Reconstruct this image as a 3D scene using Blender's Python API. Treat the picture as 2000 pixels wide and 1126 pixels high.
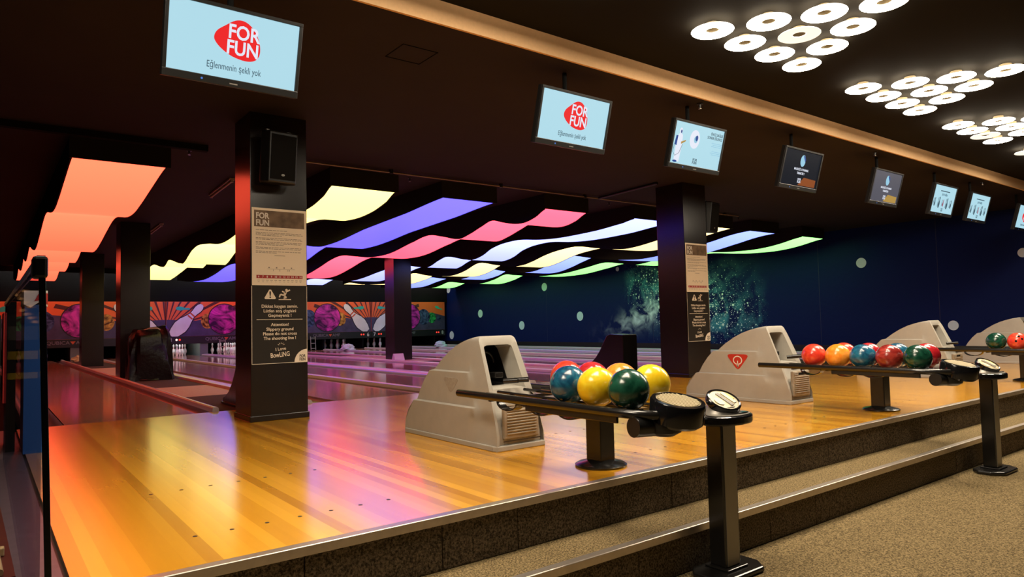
import bpy, math, random
from mathutils import Matrix, Vector
random.seed(7)
for o in list(bpy.data.objects): bpy.data.objects.remove(o)
sc = bpy.context.scene
COL = sc.collection
R = math.radians

# ------------------------------------------------------------------ camera
def make_camera():
    yaw, pitch, roll = R(37.40), R(2.89), R(-1.28)
    fwd = Vector((math.cos(pitch)*math.sin(yaw), math.cos(pitch)*math.cos(yaw), math.sin(pitch)))
    right = Vector((math.cos(yaw), -math.sin(yaw), 0))
    up = right.cross(fwd)
    c, s = math.cos(roll), math.sin(roll)
    r = c*right + s*up
    u = -s*right + c*up
    cam = bpy.data.cameras.new('camera')
    cam.sensor_width = 36.0
    cam.lens = 1353.3/2000*36.0
    cam.clip_start = 0.05
    cam.clip_end = 200
    ob = bpy.data.objects.new('camera', cam)
    COL.objects.link(ob)
    m = Matrix(((r.x, u.x, -fwd.x, 0), (r.y, u.y, -fwd.y, 0), (r.z, u.z, -fwd.z, 0.84), (0, 0, 0, 1)))
    ob.matrix_world = m
    sc.camera = ob
make_camera()

# ------------------------------------------------------------------ world and exposure
w = bpy.data.worlds.new('world')
sc.world = w
w.use_nodes = True
w.node_tree.nodes['Background'].inputs[0].default_value = (0.55, 0.42, 0.34, 1)
w.node_tree.nodes['Background'].inputs[1].default_value = 0.02
sc.view_settings.view_transform = 'Standard'
sc.view_settings.look = 'None'
sc.view_settings.gamma = 1.0
sc.view_settings.use_curve_mapping = False
sc.view_settings.exposure = 0.0
LAMP_BRIGHT, LAMP_NORMAL, LAMP_DIM = 80.0, 45.0, 1.3
LAMP_COLOR = (1.0, 0.85, 0.65)
PANEL_POWER = dict(orange=3.6, yellow=2.5, blue=3.5, pink=3.6, ice=2.6, cream=2.4, paleblue=2.6, green=2.4)

# ------------------------------------------------------------------ materials
def srgb(r, g, b):
    f = lambda c: (c/255/12.92) if c/255 <= 0.04045 else ((c/255+0.055)/1.055)**2.4
    return (f(r), f(g), f(b))
def new_mat(name):
    m = bpy.data.materials.new(name)
    m.use_nodes = True
    nt = m.node_tree
    b = nt.nodes['Principled BSDF']
    return m, nt, b
def mat(name, col, rough=0.5, metal=0.0, spec=0.5, noise=None, bump=0.0, bscale=200.0, coat=0.0, grain=0):
    """noise = (scale, amount): mottles the colour by a little value noise"""
    m, nt, b = new_mat(name)
    b.inputs['Base Color'].default_value = (*col, 1)
    b.inputs['Roughness'].default_value = rough
    b.inputs['Metallic'].default_value = metal
    b.inputs['Specular IOR Level'].default_value = spec
    b.inputs['Coat Weight'].default_value = coat
    tc = nt.nodes.new('ShaderNodeTexCoord')
    if noise:
        n = nt.nodes.new('ShaderNodeTexNoise')
        n.inputs['Scale'].default_value = noise[0]
        n.inputs['Detail'].default_value = 4
        nt.links.new(tc.outputs['Object'], n.inputs['Vector'])
        mx = nt.nodes.new('ShaderNodeMix')
        mx.data_type = 'RGBA'
        a = noise[1]
        mx.inputs[6].default_value = (*[c*(1-a) for c in col], 1)
        mx.inputs[7].default_value = (*[min(1, c*(1+a)) for c in col], 1)
        nt.links.new(n.outputs['Fac'], mx.inputs[0])
        nt.links.new(mx.outputs[2], b.inputs['Base Color'])
    if grain:      # tufts: light and dark specks
        n = nt.nodes.new('ShaderNodeTexNoise')
        n.inputs['Scale'].default_value = grain
        n.inputs['Detail'].default_value = 2
        n.inputs['Roughness'].default_value = 0.7
        nt.links.new(tc.outputs['Object'], n.inputs['Vector'])
        rp_ = nt.nodes.new('ShaderNodeValToRGB')
        rp_.color_ramp.elements[0].position = 0.36
        rp_.color_ramp.elements[1].position = 0.66
        rp_.color_ramp.elements[0].color = (*[c*0.30 for c in col], 1)
        rp_.color_ramp.elements[1].color = (*[c*1.75 for c in col], 1)
        nt.links.new(n.outputs['Fac'], rp_.inputs[0])
        nt.links.new(rp_.outputs[0], b.inputs['Base Color'])
    if bump:
        n2 = nt.nodes.new('ShaderNodeTexNoise')
        n2.inputs['Scale'].default_value = bscale
        n2.inputs['Detail'].default_value = 3
        nt.links.new(tc.outputs['Object'], n2.inputs['Vector'])
        bp = nt.nodes.new('ShaderNodeBump')
        bp.inputs['Strength'].default_value = bump
        bp.inputs['Distance'].default_value = 0.01
        nt.links.new(n2.outputs['Fac'], bp.inputs['Height'])
        nt.links.new(bp.outputs['Normal'], b.inputs['Normal'])
    return m
def emit(name, col, strength):
    m, nt, b = new_mat(name)
    b.inputs['Base Color'].default_value = (*[c*0.03 for c in col], 1)
    b.inputs['Roughness'].default_value = 0.35
    b.inputs['Specular IOR Level'].default_value = 0.2
    b.inputs['Emission Color'].default_value = (*col, 1)
    b.inputs['Emission Strength'].default_value = strength
    return m
M = {}
def add_wood(name, cols, rough, coat, grain=0.12):
    m, nt, b = new_mat(name)
    oi = nt.nodes.new('ShaderNodeObjectInfo')
    ramp = nt.nodes.new('ShaderNodeValToRGB')
    ramp.color_ramp.elements[0].color = (*cols[0], 1)
    ramp.color_ramp.elements[1].color = (*cols[-1], 1)
    for i, c in enumerate(cols[1:-1]):
        e = ramp.color_ramp.elements.new((i+1)/(len(cols)-1))
        e.color = (*c, 1)
    nt.links.new(oi.outputs['Random'], ramp.inputs[0])
    tc = nt.nodes.new('ShaderNodeTexCoord')
    mp = nt.nodes.new('ShaderNodeMapping')
    mp.inputs['Scale'].default_value = (26, 0.9, 26)
    n = nt.nodes.new('ShaderNodeTexNoise')
    n.inputs['Scale'].default_value = 1.6
    n.inputs['Detail'].default_value = 5
    add = nt.nodes.new('ShaderNodeVectorMath')
    nt.links.new(tc.outputs['Object'], mp.inputs['Vector'])
    nt.links.new(mp.outputs['Vector'], add.inputs[0])
    nt.links.new(oi.outputs['Location'], add.inputs[1])
    nt.links.new(add.outputs[0], n.inputs['Vector'])
    mr = nt.nodes.new('ShaderNodeMapRange')
    mr.inputs[3].default_value = 1-grain
    mr.inputs[4].default_value = 1+grain
    nt.links.new(n.outputs['Fac'], mr.inputs[0])
    mul = nt.nodes.new('ShaderNodeMix')
    mul.data_type = 'RGBA'
    mul.blend_type = 'MULTIPLY'
    mul.inputs[0].default_value = 1
    nt.links.new(ramp.outputs[0], mul.inputs[6])
    nt.links.new(mr.outputs[0], mul.inputs[7])
    nt.links.new(mul.outputs[2], b.inputs['Base Color'])
    b.inputs['Roughness'].default_value = rough
    b.inputs['Coat Weight'].default_value = coat
    b.inputs['Coat Roughness'].default_value = rough*0.9
    return m
M['plank'] = add_wood('approach wood', [(0.52, 0.215, 0.008), (0.72, 0.330, 0.016), (0.86, 0.420, 0.026), (0.60, 0.260, 0.011), (0.78, 0.370, 0.020)], 0.20, 0.7, 0.06)
M['lane'] = add_wood('lane wood', [(0.50, 0.235, 0.15), (0.57, 0.28, 0.185)], 0.10, 0.5, 0.25)
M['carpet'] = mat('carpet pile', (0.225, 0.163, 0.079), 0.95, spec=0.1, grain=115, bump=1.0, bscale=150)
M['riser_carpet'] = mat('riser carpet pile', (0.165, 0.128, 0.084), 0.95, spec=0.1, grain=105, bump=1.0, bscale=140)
M['nosing'] = mat('worn aluminium', (0.62, 0.54, 0.46), 0.35, metal=0.85, noise=(30, 0.15))
M['rubber'] = mat('dark rubber', (0.03, 0.022, 0.016), 0.5)
M['ceil'] = mat('dark ceiling paint', (0.021, 0.0160, 0.0180), 0.8, spec=0.2, noise=(3, 0.2))
M['ceil2'] = mat('black ceiling paint', (0.012, 0.010, 0.007), 0.9, spec=0.1, noise=(2, 0.2))
M['fascia'] = mat('beige fascia paint', (0.80, 0.50, 0.26), 0.8, spec=0.2, noise=(40, 0.08))
M['column'] = mat('dark column paint', (0.010, 0.0070, 0.006), 0.24, spec=0.5, noise=(12, 0.25), bump=0.03, bscale=60)
M['black'] = mat('satin black', (0.008, 0.008, 0.008), 0.35)
M['matte_black'] = mat('matte black', (0.006, 0.006, 0.006), 0.85, spec=0.1)
M['gloss_black'] = mat('gloss black', (0.006, 0.006, 0.007), 0.12)
M['black_metal'] = mat('black lacquered steel', (0.012, 0.011, 0.010), 0.22, spec=0.6)
M['hood'] = mat('beige moulded plastic', (0.40, 0.375, 0.325), 0.55, spec=0.35, noise=(9, 0.12), bump=0.12, bscale=260)
M['hood_dirt'] = mat('worn beige plastic', (0.34, 0.29, 0.22), 0.6, spec=0.3, noise=(14, 0.4))
M['dirtpatch'] = mat('worn sticker ghost', (0.36, 0.325, 0.27), 0.6, spec=0.3, noise=(60, 0.25))
M['grey_metal'] = mat('grey anodised strip', (0.30, 0.28, 0.25), 0.4, metal=0.6)
M['grey_plastic'] = mat('grey plastic', (0.18, 0.165, 0.14), 0.35)
M['gutter'] = mat('gutter grey', (0.20, 0.16, 0.16), 0.35, spec=0.5)
M['cap'] = mat('lane cap vinyl', (0.62, 0.50, 0.50), 0.25, spec=0.6)
M['gap_carpet'] = mat('worn grey carpet', (0.075, 0.052, 0.042), 0.95, spec=0.1, noise=(80, 0.3))
M['gap_board'] = mat('beige board', (0.42, 0.28, 0.20), 0.7, spec=0.2, noise=(20, 0.12))
M['pin'] = mat('white pin plastic', (0.80, 0.80, 0.80), 0.25)
M['pin_red'] = mat('red pin stripe', (0.55, 0.02, 0.03), 0.3)
M['white'] = mat('white paint', (0.75, 0.72, 0.66), 0.6)
M['cream'] = mat('cream print', (0.80, 0.70, 0.56), 0.7)
M['paper'] = mat('poster paper', (0.86, 0.76, 0.60), 0.7, noise=(3, 0.06))
M['ink'] = mat('dark ink', (0.05, 0.045, 0.04), 0.7)
M['grey_ink'] = mat('grey ink', (0.22, 0.18, 0.14), 0.7)
M['red_ink'] = mat('red ink', (0.36, 0.03, 0.03), 0.7)
M['sign_black'] = mat('sign black', (0.016, 0.013, 0.010), 0.6, spec=0.3)
M['photo_brown'] = mat('banner photo print', (0.16, 0.11, 0.07), 0.7, noise=(12, 0.9))
M['pit'] = mat('pit black', (0.004, 0.004, 0.005), 0.9, spec=0.1)
M['kick'] = mat('kickback grey green', (0.16, 0.20, 0.18), 0.6)
M['plastic_bag'] = mat('black plastic cover', (0.006, 0.004, 0.005), 0.30, spec=0.35, noise=(6, 0.4), bump=0.5, bscale=18)
M['crumple'] = mat('crumpled white cloth', (0.70, 0.68, 0.72), 0.7)
M['pale_sheet'] = mat('folded white card', (0.68, 0.62, 0.66), 0.6)
M['yellowcloth'] = mat('yellowish cloth', (0.60, 0.48, 0.22), 0.7)
M['tube_grey'] = mat('unlit tube lamp', (0.32, 0.24, 0.22), 0.5)
M['pipe'] = mat('pale steel pipe', (0.22, 0.17, 0.15), 0.4, metal=0.4)
M['brass'] = mat('chrome sprinkler', (0.6, 0.52, 0.45), 0.25, metal=0.9)
M['panel_side'] = mat('panel housing black', (0.010, 0.009, 0.010), 0.7, spec=0.2)
M['lamp_back'] = emit('lamp disc back glow', LAMP_COLOR, 10.0)
M['lamp_cup'] = mat('beige lamp cup', (0.30, 0.24, 0.14), 0.7)
M['left_floor'] = mat('purple grey vinyl', (0.10, 0.075, 0.085), 0.4, noise=(14, 0.4))
M['baseboard'] = mat('black base strip', (0.012, 0.010, 0.011), 0.4)
M['blue_cab'] = mat('blue cabinet laminate', (0.012, 0.085, 0.30), 0.35)
M['red_cab'] = mat('red cabinet laminate', (0.45, 0.02, 0.02), 0.4)
M['tan'] = mat('tan tube', (0.42, 0.29, 0.14), 0.5, noise=(20, 0.3))
M['maroon'] = mat('dark red board', (0.085, 0.018, 0.012), 0.35, noise=(10, 0.4))
M['yellow'] = mat('yellow plastic', (0.75, 0.50, 0.02), 0.4)
M['gold'] = mat('gold tinsel', (0.75, 0.45, 0.10), 0.25, metal=0.9)
M['greyblue'] = mat('clear crinkled film', (0.10, 0.10, 0.16), 0.25, noise=(20, 0.5), bump=0.5, bscale=30)
def glass_mat():
    m = bpy.data.materials.new('tinted glass')
    m.use_nodes = True
    nt = m.node_tree
    nt.nodes.clear()
    out = nt.nodes.new('ShaderNodeOutputMaterial')
    tr = nt.nodes.new('ShaderNodeBsdfTransparent')
    tr.inputs[0].default_value = (0.62, 0.62, 0.70, 1)
    gl = nt.nodes.new('ShaderNodeBsdfGlossy')
    gl.inputs['Roughness'].default_value = 0.04
    mx = nt.nodes.new('ShaderNodeMixShader')
    mx.inputs[0].default_value = 0.07
    nt.links.new(tr.outputs[0], mx.inputs[1])
    nt.links.new(gl.outputs[0], mx.inputs[2])
    nt.links.new(mx.outputs[0], out.inputs[0])
    return m
M['glass'] = glass_mat()
def ball_mat(name, a, b_, scale=9):
    m, nt, b = new_mat(name)
    tc = nt.nodes.new('ShaderNodeTexCoord')
    n = nt.nodes.new('ShaderNodeTexNoise')
    n.inputs['Scale'].default_value = scale
    n.inputs['Detail'].default_value = 5
    n.inputs['Distortion'].default_value = 2.2
    ramp = nt.nodes.new('ShaderNodeValToRGB')
    ramp.color_ramp.elements[0].position = 0.38
    ramp.color_ramp.elements[1].position = 0.66
    ramp.color_ramp.elements[0].color = (*a, 1)
    ramp.color_ramp.elements[1].color = (*b_, 1)
    nt.links.new(tc.outputs['Object'], n.inputs['Vector'])
    nt.links.new(n.outputs['Fac'], ramp.inputs[0])
    nt.links.new(ramp.outputs[0], b.inputs['Base Color'])
    b.inputs['Roughness'].default_value = 0.22
    b.inputs['Coat Weight'].default_value = 0.3
    return m
M['ball_red'] = ball_mat('ball red', (0.62, 0.035, 0.02), (0.74, 0.09, 0.04))
M['ball_crimson'] = ball_mat('ball crimson', (0.42, 0.012, 0.02), (0.58, 0.04, 0.04))
M['ball_darkred'] = ball_mat('ball dark red', (0.20, 0.012, 0.010), (0.42, 0.05, 0.035))
M['ball_orange'] = ball_mat('ball orange', (0.86, 0.25, 0.02), (0.90, 0.36, 0.05))
M['ball_blue'] = ball_mat('ball blue', (0.006, 0.055, 0.12), (0.02, 0.16, 0.26))
M['ball_yellow'] = ball_mat('ball yellow', (0.85, 0.55, 0.01), (0.90, 0.66, 0.03))
M['ball_green'] = ball_mat('ball green', (0.003, 0.035, 0.020), (0.012, 0.085, 0.05))

def mural_mat():
    m, nt, b = new_mat('galaxy mural print')
    N = nt.nodes.new
    L = nt.links.new
    tc = N('ShaderNodeTexCoord')
    sep = N('ShaderNodeSeparateXYZ')
    L(tc.outputs['Object'], sep.inputs[0])
    def math_(op, a, b2=None):
        n = N('ShaderNodeMath')
        n.operation = op
        for i, v in enumerate((a, b2)):
            if v is None: continue
            if isinstance(v, (int, float)): n.inputs[i].default_value = v
            else: L(v, n.inputs[i])
        return n.outputs[0]
    # galaxy: an ellipse tilted in the wall plane, centred at y = 12.6, z = 1.35
    yz = N('ShaderNodeCombineXYZ')
    L(sep.outputs[1], yz.inputs[0])
    L(sep.outputs[2], yz.inputs[1])
    dy = math_('SUBTRACT', sep.outputs[1], 12.55)
    dz = math_('SUBTRACT', sep.outputs[2], 1.40)
    a = R(-18)
    u = math_('ADD', math_('MULTIPLY', dy, math.cos(a)), math_('MULTIPLY', dz, -math.sin(a)))
    v = math_('ADD', math_('MULTIPLY', dy, math.sin(a)), math_('MULTIPLY', dz, math.cos(a)))
    e = math_('ADD', math_('POWER', math_('ABSOLUTE', math_('DIVIDE', u, 2.45)), 2.0), math_('POWER', math_('ABSOLUTE', math_('DIVIDE', v, 0.95)), 2.0))
    mask = math_('POWER', 2.718, math_('MULTIPLY', e, -1.3))
    band = math_('MINIMUM', math_('MULTIPLY', math_('MAXIMUM', math_('SUBTRACT', 2.55, math_('ABSOLUTE', dy)), 0.0), 3.0), 1.0)
    nz = N('ShaderNodeTexNoise')
    nz.inputs['Scale'].default_value = 2.4
    nz.inputs['Detail'].default_value = 7
    nz.inputs['Distortion'].default_value = 0.8
    L(tc.outputs['Object'], nz.inputs['Vector'])
    neb = N('ShaderNodeMapRange')
    neb.inputs[1].default_value = 0.44
    neb.inputs[2].default_value = 0.72
    L(nz.outputs['Fac'], neb.inputs[0])
    cu_ = math_('DIVIDE', math_('ADD', math_('SUBTRACT', sep.outputs[1], 13.9), math_('SUBTRACT', sep.outputs[2], 1.15)), 0.9)
    cv_ = math_('DIVIDE', math_('SUBTRACT', math_('SUBTRACT', sep.outputs[2], 1.15), math_('MULTIPLY', math_('SUBTRACT', sep.outputs[1], 13.9), -0.25)), 0.33)
    core = math_('POWER', 2.718, math_('MULTIPLY', math_('ADD', math_('MULTIPLY', cu_, cu_), math_('MULTIPLY', cv_, cv_)), -0.9))
    nebula = math_('MULTIPLY', neb.outputs[0], math_('MULTIPLY', mask, band))
    vo = N('ShaderNodeTexVoronoi')
    vo.voronoi_dimensions = '2D'
    vo.inputs['Scale'].default_value = 9
    L(yz.outputs[0], vo.inputs['Vector'])
    sepc = N('ShaderNodeSeparateColor')
    L(vo.outputs['Color'], sepc.inputs[0])
    rad = math_('MULTIPLY', math_('POWER', sepc.outputs[0], 2.2), 0.34)
    rad = math_('MULTIPLY', rad, math_('MULTIPLY', math_('MINIMUM', math_('ADD', math_('MULTIPLY', mask, 1.4), 0.08), 1.0), band))
    star = math_('MULTIPLY', math_('LESS_THAN', vo.outputs['Distance'], rad), band)
    vo2 = N('ShaderNodeTexVoronoi')
    vo2.voronoi_dimensions = '2D'
    vo2.inputs['Scale'].default_value = 20
    L(yz.outputs[0], vo2.inputs['Vector'])
    sepd = N('ShaderNodeSeparateColor')
    L(vo2.outputs['Color'], sepd.inputs[0])
    rad2 = math_('MULTIPLY', math_('MULTIPLY', math_('POWER', sepd.outputs[1], 2.0), 0.42), mask)
    star2 = math_('MULTIPLY', math_('LESS_THAN', vo2.outputs['Distance'], rad2), band)
    mx = N('ShaderNodeMix'); mx.data_type = 'RGBA'
    mx.inputs[6].default_value = (0.0025, 0.011, 0.085, 1)
    mx.inputs[7].default_value = (0.16, 0.55, 0.70, 1)
    L(nebula, mx.inputs[0])
    mxc = N('ShaderNodeMix'); mxc.data_type = 'RGBA'
    mxc.inputs[7].default_value = (0.92, 0.92, 1.0, 1)
    L(mx.outputs[2], mxc.inputs[6])
    L(math_('MINIMUM', math_('MULTIPLY', math_('MULTIPLY', core, neb.outputs[0]), 1.3), 1.0), mxc.inputs[0])
    mx2 = N('ShaderNodeMix'); mx2.data_type = 'RGBA'
    mx2.inputs[7].default_value = (1.0, 1.0, 1.0, 1)
    L(mxc.outputs[2], mx2.inputs[6])
    L(math_('MAXIMUM', star, star2), mx2.inputs[0])
    L(mx2.outputs[2], b.inputs['Base Color'])
    b.inputs['Roughness'].default_value = 0.5
    b.inputs['Specular IOR Level'].default_value = 0.15
    n3 = N('ShaderNodeTexNoise')
    n3.inputs['Scale'].default_value = 2.2
    n3.inputs['Distortion'].default_value = 1.5
    L(tc.outputs['Object'], n3.inputs['Vector'])
    bp = N('ShaderNodeBump')
    bp.inputs['Strength'].default_value = 0.25
    bp.inputs['Distance'].default_value = 0.03
    L(n3.outputs['Fac'], bp.inputs['Height'])
    L(bp.outputs['Normal'], b.inputs['Normal'])
    return m
M['mural'] = mural_mat()
M['mural_dot'] = mat('mural moon print', (0.78, 0.86, 0.95), 0.5)

# ------------------------------------------------------------------ mesh helpers
class MB:
    def __init__(s): s.v = []; s.f = []
    def add(s, vs, fs):
        b = len(s.v)
        s.v += [tuple(v) for v in vs]
        s.f += [tuple(b+i for i in f) for f in fs]
        return s
    def box(s, x0, x1, y0, y1, z0, z1):
        return s.add([(x0,y0,z0),(x1,y0,z0),(x1,y1,z0),(x0,y1,z0),(x0,y0,z1),(x1,y0,z1),(x1,y1,z1),(x0,y1,z1)],
                     [(0,3,2,1),(4,5,6,7),(0,1,5,4),(1,2,6,5),(2,3,7,6),(3,0,4,7)])
    def tube(s, p0, p1, r0, r1=None, n=12, caps=True):
        r1 = r0 if r1 is None else r1
        p0, p1 = Vector(p0), Vector(p1)
        d = (p1-p0).normalized()
        a = d.orthogonal().normalized()
        b = d.cross(a)
        vs = []
        for p, r in ((p0, r0), (p1, r1)):
            for i in range(n):
                t = 2*math.pi*i/n
                vs.append(p + r*(math.cos(t)*a + math.sin(t)*b))
        fs = [(i, (i+1) % n, n+(i+1) % n, n+i) for i in range(n)]
        if caps: fs += [tuple(range(n))[::-1], tuple(range(n, 2*n))]
        return s.add(vs, fs)
    def path(s, pts, r, n=8):
        pts = [Vector(p) for p in pts]
        vs, fs = [], []
        prev = None
        for k, p in enumerate(pts):
            d = (pts[min(k+1, len(pts)-1)] - pts[max(k-1, 0)]).normalized()
            if prev is None: a = d.orthogonal().normalized()
            else: a = (prev - d*prev.dot(d)).normalized()
            prev = a
            b = d.cross(a)
            rr = r[k] if isinstance(r, (list, tuple)) else r
            for i in range(n):
                t = 2*math.pi*i/n
                vs.append(p + rr*(math.cos(t)*a + math.sin(t)*b))
        for k in range(len(pts)-1):
            for i in range(n):
                fs.append((k*n+i, k*n+(i+1) % n, (k+1)*n+(i+1) % n, (k+1)*n+i))
        m = len(pts)-1
        fs += [tuple(range(n))[::-1], tuple(m*n+i for i in range(n))]
        return s.add(vs, fs)
    def lathe(s, prof, n=24, center=(0, 0, 0), close=True):
        cx, cy, cz = center
        vs, fs = [], []
        for r, z in prof:
            for i in range(n):
                t = 2*math.pi*i/n
                vs.append((cx+r*math.cos(t), cy+r*math.sin(t), cz+z))
        for k in range(len(prof)-1):
            for i in range(n):
                fs.append((k*n+i, k*n+(i+1) % n, (k+1)*n+(i+1) % n, (k+1)*n+i))
        if close:
            fs += [tuple(range(n))[::-1], tuple((len(prof)-1)*n+i for i in range(n))]
        return s.add(vs, fs)
    def prism_y(s, pts, y0, y1):
        """pts: polygon in x,z (counter-clockwise seen from -y); solid between y0 and y1"""
        n = len(pts)
        vs = [(x, y0, z) for x, z in pts] + [(x, y1, z) for x, z in pts]
        fs = [tuple(range(n)), tuple(range(n, 2*n))[::-1]]
        fs += [((i+1) % n, i, n+i, n+(i+1) % n) for i in range(n)]
        return s.add(vs, fs)
    def prism_x(s, pts, x0, x1):
        """pts: polygon in y,z"""
        n = len(pts)
        vs = [(x0, y, z) for y, z in pts] + [(x1, y, z) for y, z in pts]
        fs = [tuple(range(n))[::-1], tuple(range(n, 2*n))]
        fs += [(i, (i+1) % n, n+(i+1) % n, n+i) for i in range(n)]
        return s.add(vs, fs)
    def prism_z(s, pts, z0, z1):
        n = len(pts)
        vs = [(x, y, z0) for x, y in pts] + [(x, y, z1) for x, y in pts]
        fs = [tuple(range(n))[::-1], tuple(range(n, 2*n))]
        fs += [(i, (i+1) % n, n+(i+1) % n, n+i) for i in range(n)]
        return s.add(vs, fs)
    def mesh(s, name, m, smooth=False):
        me = bpy.data.meshes.new(name)
        me.from_pydata(s.v, [], s.f)
        import bmesh
        bm = bmesh.new()
        bm.from_mesh(me)
        bmesh.ops.recalc_face_normals(bm, faces=bm.faces)
        bm.to_mesh(me)
        bm.free()
        me.materials.append(m)
        if smooth:
            for p in me.polygons: p.use_smooth = True
            me.set_sharp_from_angle(angle=R(38))
        me.update()
        return me
    def build(s, name, m, parent=None, smooth=False, bevel=0.0, seg=2, loc=None):
        o = bpy.data.objects.new(name, s.mesh(name, m, smooth))
        COL.objects.link(o)
        if parent: o.parent = parent
        if loc: o.location = loc
        if bevel:
            md = o.modifiers.new('bevel', 'BEVEL')
            md.width = bevel
            md.segments = seg
            md.limit_method = 'ANGLE'
            md.angle_limit = R(35)
        return o
def tag(o, label=None, cat=None, group=None, kind=None):
    if label: o['label'] = label
    if cat: o['category'] = cat
    if group: o['group'] = group
    if kind: o['kind'] = kind
    return o
def empty(name, loc=(0, 0, 0), rot=(0, 0, 0)):
    o = bpy.data.objects.new(name, None)
    o.empty_display_size = 0.1
    o.location = loc
    o.rotation_euler = rot
    COL.objects.link(o)
    return o
def place(me, name, parent=None, loc=(0, 0, 0), rot=(0, 0, 0), scale=(1, 1, 1)):
    o = bpy.data.objects.new(name, me)
    o.location = loc
    o.rotation_euler = rot
    o.scale = scale
    if parent: o.parent = parent
    COL.objects.link(o)
    return o
def copy_tree(o, parent=None):
    c = o.copy()
    COL.objects.link(c)
    c.parent = parent
    for ch in list(o.children): copy_tree(ch, c)
    return c
def text_mesh(body, size, m, align='CENTER', bold=0.0, spacing=1.0, width=1.0, thick=0.0008, line=1.0):
    cu = bpy.data.curves.new('lettering', 'FONT')
    cu.body = body
    cu.size = size
    cu.align_x = align
    cu.align_y = 'CENTER'
    cu.extrude = thick/2
    cu.offset = bold*size
    cu.space_character = spacing
    cu.space_line = line
    cu.resolution_u = 3
    ob = bpy.data.objects.new('lettering', cu)
    COL.objects.link(ob)
    dg = bpy.context.evaluated_depsgraph_get()
    me = bpy.data.meshes.new_from_object(ob.evaluated_get(dg))
    bpy.data.objects.remove(ob)
    bpy.data.curves.remove(cu)
    if width != 1.0:
        for v in me.vertices: v.co.x *= width
    me.name = 'lettering'
    me.materials.clear()
    me.materials.append(m)
    return me
def text(body, size, m, parent, x, y, z, name='lettering', roll=0.0, **kw):
    """lettering in the x,z plane, read from -y"""
    me = text_mesh(body, size, m, **kw)
    return place(me, name, parent, (x, y, z), (R(90), roll, 0))
def ellipse(cx, cz, rx, rz, n=28, a0=0, a1=2*math.pi, rot=0):
    out = []
    for i in range(n):
        t = a0+(a1-a0)*i/(n if abs(a1-a0) > 6.28 else n-1)
        x, z = rx*math.cos(t), rz*math.sin(t)
        out.append((cx+x*math.cos(rot)-z*math.sin(rot), cz+x*math.sin(rot)+z*math.cos(rot)))
    return out
def smooth_curve(pts, n):
    """Catmull-Rom through 2-d points sorted by the first coordinate, n samples per span"""
    out = []
    P = [pts[0]] + list(pts) + [pts[-1]]
    for i in range(1, len(P)-2):
        p0, p1, p2, p3 = P[i-1], P[i], P[i+1], P[i+2]
        for k in range(n):
            t = k/n
            z = 0.5*((2*p1[1]) + (-p0[1]+p2[1])*t + (2*p0[1]-5*p1[1]+4*p2[1]-p3[1])*t*t + (-p0[1]+3*p1[1]-3*p2[1]+p3[1])*t**3)
            out.append((p1[0]+(p2[0]-p1[0])*t, z))
    out.append(pts[-1])
    return out

# ------------------------------------------------------------------ the setting
ZF, ZT = -0.457, -0.236           # seating floor, step tread
YN, YN2 = 2.675, 2.377            # upper and lower nosing
ZC, ZU, YFAS = 2.85, 3.01, 3.87   # lane ceiling, seating ceiling, fascia
YFOUL, XW = 7.60, 15.90
def struct(mb, name, m, label=None, **kw):
    return tag(mb.build(name, m, **kw), label, kind='structure')
struct(MB().box(-4, 16.2, -4, YN2-0.02, ZF-0.1, ZF), 'floor', M['carpet'], 'speckled brown carpet of the seating area')
st = struct(MB().box(-4, 16.2, YN2-0.005, YN, ZF-0.1, ZT), 'floor_step', M['carpet'], 'carpeted step between the seating area and the approach')
ap = struct(MB().box(0.235, XW, YN+0.012, YFOUL, ZF-0.1, -0.021), 'floor_approach', M['rubber'], 'raised wooden approach of narrow boards running towards the lanes')
PW = 0.0582
pm = MB().box(-PW/2, PW/2, YN+0.03, YFOUL-0.004, -0.02, 0.0).mesh('approach_board', M['plank'])
nb = int((XW-0.25)/PW)
for i in range(nb):
    place(pm, 'board', ap, (0.25+PW*(i+0.5), 0, 0))
DOTS = [(c+0.146*k, y) for c in (1.14, 3.76, 5.2, 6.95, 9.5, 11.2, 12.75, 14.45) for k in range(-3, 4) for y in (3.09, 4.03)]
for x, y in DOTS:
    MB().lathe([(0.010, 0.0002), (0.010, 0.0007)], 10, (x, y, 0)).build('approach_dot', M['rubber'], ap)
# carpet pieces on the two risers
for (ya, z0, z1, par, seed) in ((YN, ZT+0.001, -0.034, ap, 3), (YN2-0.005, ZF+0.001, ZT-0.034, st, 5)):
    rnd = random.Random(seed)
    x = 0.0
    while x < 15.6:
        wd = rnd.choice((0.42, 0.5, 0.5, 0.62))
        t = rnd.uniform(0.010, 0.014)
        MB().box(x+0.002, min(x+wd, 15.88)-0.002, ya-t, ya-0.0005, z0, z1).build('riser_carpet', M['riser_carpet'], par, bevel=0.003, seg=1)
        x += wd
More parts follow.
